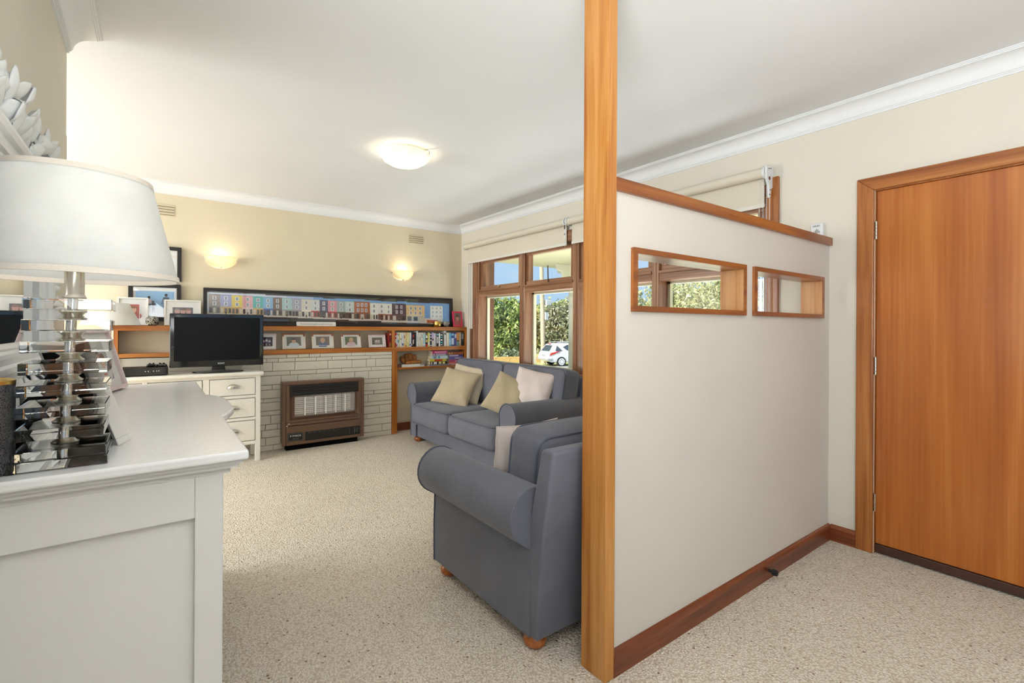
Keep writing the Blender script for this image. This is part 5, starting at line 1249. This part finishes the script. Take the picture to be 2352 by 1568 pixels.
MB().lathe([(.1322, zt - .010), (.1302, zt + .001), (.1255, zt + .001), (.1255, zt - .009)], 64, cx, 0, 0, cap=False).build('shade_tape_edge', 'shade_tape', lp, smooth=40)
mb = MB()
for k in range(3): a = k * 2.094 + .4; mb.cyl((cx, 0, zt - .03), (cx + .127 * math.cos(a), .127 * math.sin(a), zt - .004), .002, 6)
mb.build('shade_spider', 'nickel', lp)
MB().lathe([(.013, 0), (.013, .03), (.016, .035), (.010, .04), (0, .04)], 20, cx, 0, z + .074).build('lamp_holder', 'nickel', lp, smooth=60)

d = bpy.data.lights.new('bulb_light', 'POINT'); d.energy = 0.9; d.color = (1, .97, .93); d.shadow_soft_size = .05
l = bpy.data.objects.new('bulb_light', d); C.objects.link(l); l.parent = lp; l.location = (cx + .001, 0, zb + .115)

# dark cylinder speaker at the picture edge
def mesh_metal():
    m, nt, bs, out = newmat('speaker_mesh'); v = coords(nt, (1, 1, 1))
    vo = nd(nt, 'ShaderNodeTexVoronoi', i_Scale=420.0); nt.links.new(v, vo.inputs['Vector'])
    nt.links.new(ramp(nt, vo.outputs['Distance'], [(.25, srgb(30, 31, 33)), (.5, srgb(96, 98, 102))]), bs.inputs['Base Color']); bs.inputs['Metallic'].default_value = .7; bs.inputs['Roughness'].default_value = .35
    bump(nt, bs, vo.outputs['Distance'], .4, .002); MATS['speaker_mesh'] = m
mesh_metal()
spk = thing('cylinder_speaker', 'dark mesh cylinder with a brass rim at the dresser edge', 'speaker', (-.258, 1.33, DT + .0005))
MB().lathe([(.043, 0), (.045, .004), (.045, .172), (.043, .176)], 40).build('body', 'speaker_mesh', spk, smooth=40)
MB().lathe([(.0455, .172), (.0455, .179), (.042, .181), (.038, .179), (.036, .1765)], 40, cap=False).build('rim', 'gold_metal', spk, smooth=40)
MB().lathe([(.038, .176), (.037, .1785), (0, .1785)], 32).build('lid', 'gloss_black', spk, smooth=40)

# frames on the dresser
def dr_couple(mb, pw, ph, y, cz):
    fit(mb, pw, ph, y, cz, (186, 186, 190)); rect(mb, -pw / 2, pw / 2, cz - ph / 2, cz - ph * .25, y - .0001, (150, 152, 158))
    portrait(mb, -pw * .2, cz + ph * .12, ph * .26, y, (226, 176, 150), (96, 70, 56), (232, 226, 222)); portrait(mb, pw * .12, cz - ph * .02, ph * .28, y, (230, 182, 156), (150, 110, 80), (240, 236, 232))
    rect(mb, -pw * .3, pw * .1, cz - ph * .38, cz - ph * .33, y - .0008, (206, 130, 110))
bf = photo_frame('photo_frame', 'white deep frame seen from its black back beside the stacked-block lamp', .19, .255, .016, .03, 'frame_white', True, .1, .15, dr_couple, (-.108, 1.555, DT + .0005), R(118), 19, 'photo frames on the dresser', back='velvet_black', easel=False)
MB().prism([(-.075, .0), (.075, .0), (.05, .2), (-.05, .2)], .0, .003, 'y').xf(Matrix.Translation((0, .002, .19)) @ Matrix.Rotation(R(19 + 33), 4, 'X') @ Matrix.Translation((0, 0, -.2))).build('easel_leg', 'velvet_black', bf)
photo_frame('photo_frame', 'pale pink deep frame with a couple photo facing the room on the dresser', .31, .27, .016, .03, 'frame_pink', True, .15, .17, dr_couple, (-.150, 2.66, DT + .0005), R(90 - 14), 16, 'photo frames on the dresser')
photo_frame('photo_frame', 'small bluish white frame tucked behind the black-backed frame', .13, .20, .012, .015, 'white_gloss', True, .07, .1, dr_couple, (-.185, 2.33, DT + .0005), R(90 - 20), 14, 'photo frames on the dresser')

# carved mirror -----------------------------------------------------------------
mr = thing('carved_mirror', 'large wall mirror in a white frame carved with leaves', 'mirror', (XL, 1.68, 1.41))
iy0, iy1, iz0, iz1 = -.52, .46, -.205, .235       # glass, local to the mirror root (x out of the wall)
bx(.004, .012, iy0 - .01, iy1 + .01, iz0 - .01, iz1 + .01).build('mirror_glass', 'mirror_silver', mr)
prof = [(-.002, .012), (-.002, .02), (.008, .026), (.014, .026), (.02, .034), (.03, .036), (.045, .036), (.05, .046), (.062, .05), (.074, .048), (.08, .04), (.084, .026), (.17, .022), (.178, .0)]
mb = MB()
for (d0, h0), (d1, h1) in zip(prof, prof[1:]):
    A = [(h0, iy0 - d0, iz0 - d0), (h0, iy1 + d0, iz0 - d0), (h0, iy1 + d0, iz1 + d0), (h0, iy0 - d0, iz1 + d0)]
    B = [(h1, iy0 - d1, iz0 - d1), (h1, iy1 + d1, iz0 - d1), (h1, iy1 + d1, iz1 + d1), (h1, iy0 - d1, iz1 + d1)]
    mb.add(A + B, [(k, (k + 1) % 4, 4 + (k + 1) % 4, 4 + k) for k in range(4)])
fm = mb.build('frame_moulding', 'plaster_white', mr)
bx(.001, .006, iy0 - .002, iy1 + .002, iz0 - .002, iz1 + .002).build('black_slip', 'matt_black', mr)
def leafmesh(L, Wd, curl, lob):
    mb = MB()
    def fn(u, v):
        t = u; s = (v - .5) * 2
        wid = Wd * (math.sin(math.pi * min(1, t * .93 + .07)) ** .7) * (1 + .16 * math.sin(lob * math.pi * t))
        return (.006 + curl * t * t + .022 * math.sin(math.pi * t) * (1 - .75 * s * s) - .006 * abs(s), wid * s * .5, L * (t - .15) - .25 * curl * t ** 3)
    mb.grid(fn, 10, 8)
    n0 = len(mb.v)
    me = mb.mesh('carved_leaf', 'plaster_white', 180)
    bm_ = bmesh.new(); bm_.from_mesh(me); bmesh.ops.solidify(bm_, geom=bm_.faces[:], thickness=.004); bm_.to_mesh(me); bm_.free(); me.shade_smooth()
    return me
lm = [leafmesh(.115, .075, .035, 4), leafmesh(.09, .085, .045, 3), leafmesh(.13, .06, .025, 5)]
lr = random.Random(11); per = []
yA, yB, zA, zB = iy0 - .125, iy1 + .125, iz0 - .125, iz1 + .125
def walk(y0, z0, y1, z1, nrm):
    L = math.hypot(y1 - y0, z1 - z0); n = int(L / .05)
    for k in range(n): t = (k + .5) / n; per.append((y0 + (y1 - y0) * t, z0 + (z1 - z0) * t, nrm, math.atan2(-(y1 - y0), z1 - z0)))
walk(yA, zA, yB, zA, (0, -1)); walk(yB, zA, yB, zB, (1, 0)); walk(yB, zB, yA, zB, (0, 1)); walk(yA, zB, yA, zA, (-1, 0))
for i, (yy, zz, nr, along) in enumerate(per):
    for row in range(2):
        o = bpy.data.objects.new('carved_leaf', lm[(i + row) % 3]); C.objects.link(o); o.parent = mr
        off = -.022 if row == 0 else .028
        o.location = (.022 + .006 * row, yy + nr[0] * off + lr.uniform(-.01, .01), zz + nr[1] * off + lr.uniform(-.01, .01))
        base = math.atan2(-nr[0], nr[1])       # pointing outward
        o.rotation_euler = (base + lr.uniform(-.9, .9) + (.7 if row else -.7) * (1 if i % 2 else -1), 0, lr.uniform(-.35, .35))
        s = lr.uniform(.62, .85); o.scale = (s, s, s)

# fine wires, beads and markings too small to pick apart
for o in bpy.data.objects:
    if o.name.split('.')[0] in ('guard_wires', 'guard_cross_wires', 'clay_ribs', 'control_markings', 'bead_chain', 'sound_slots', 'indicator_buttons'): o['kind'] = 'stuff'
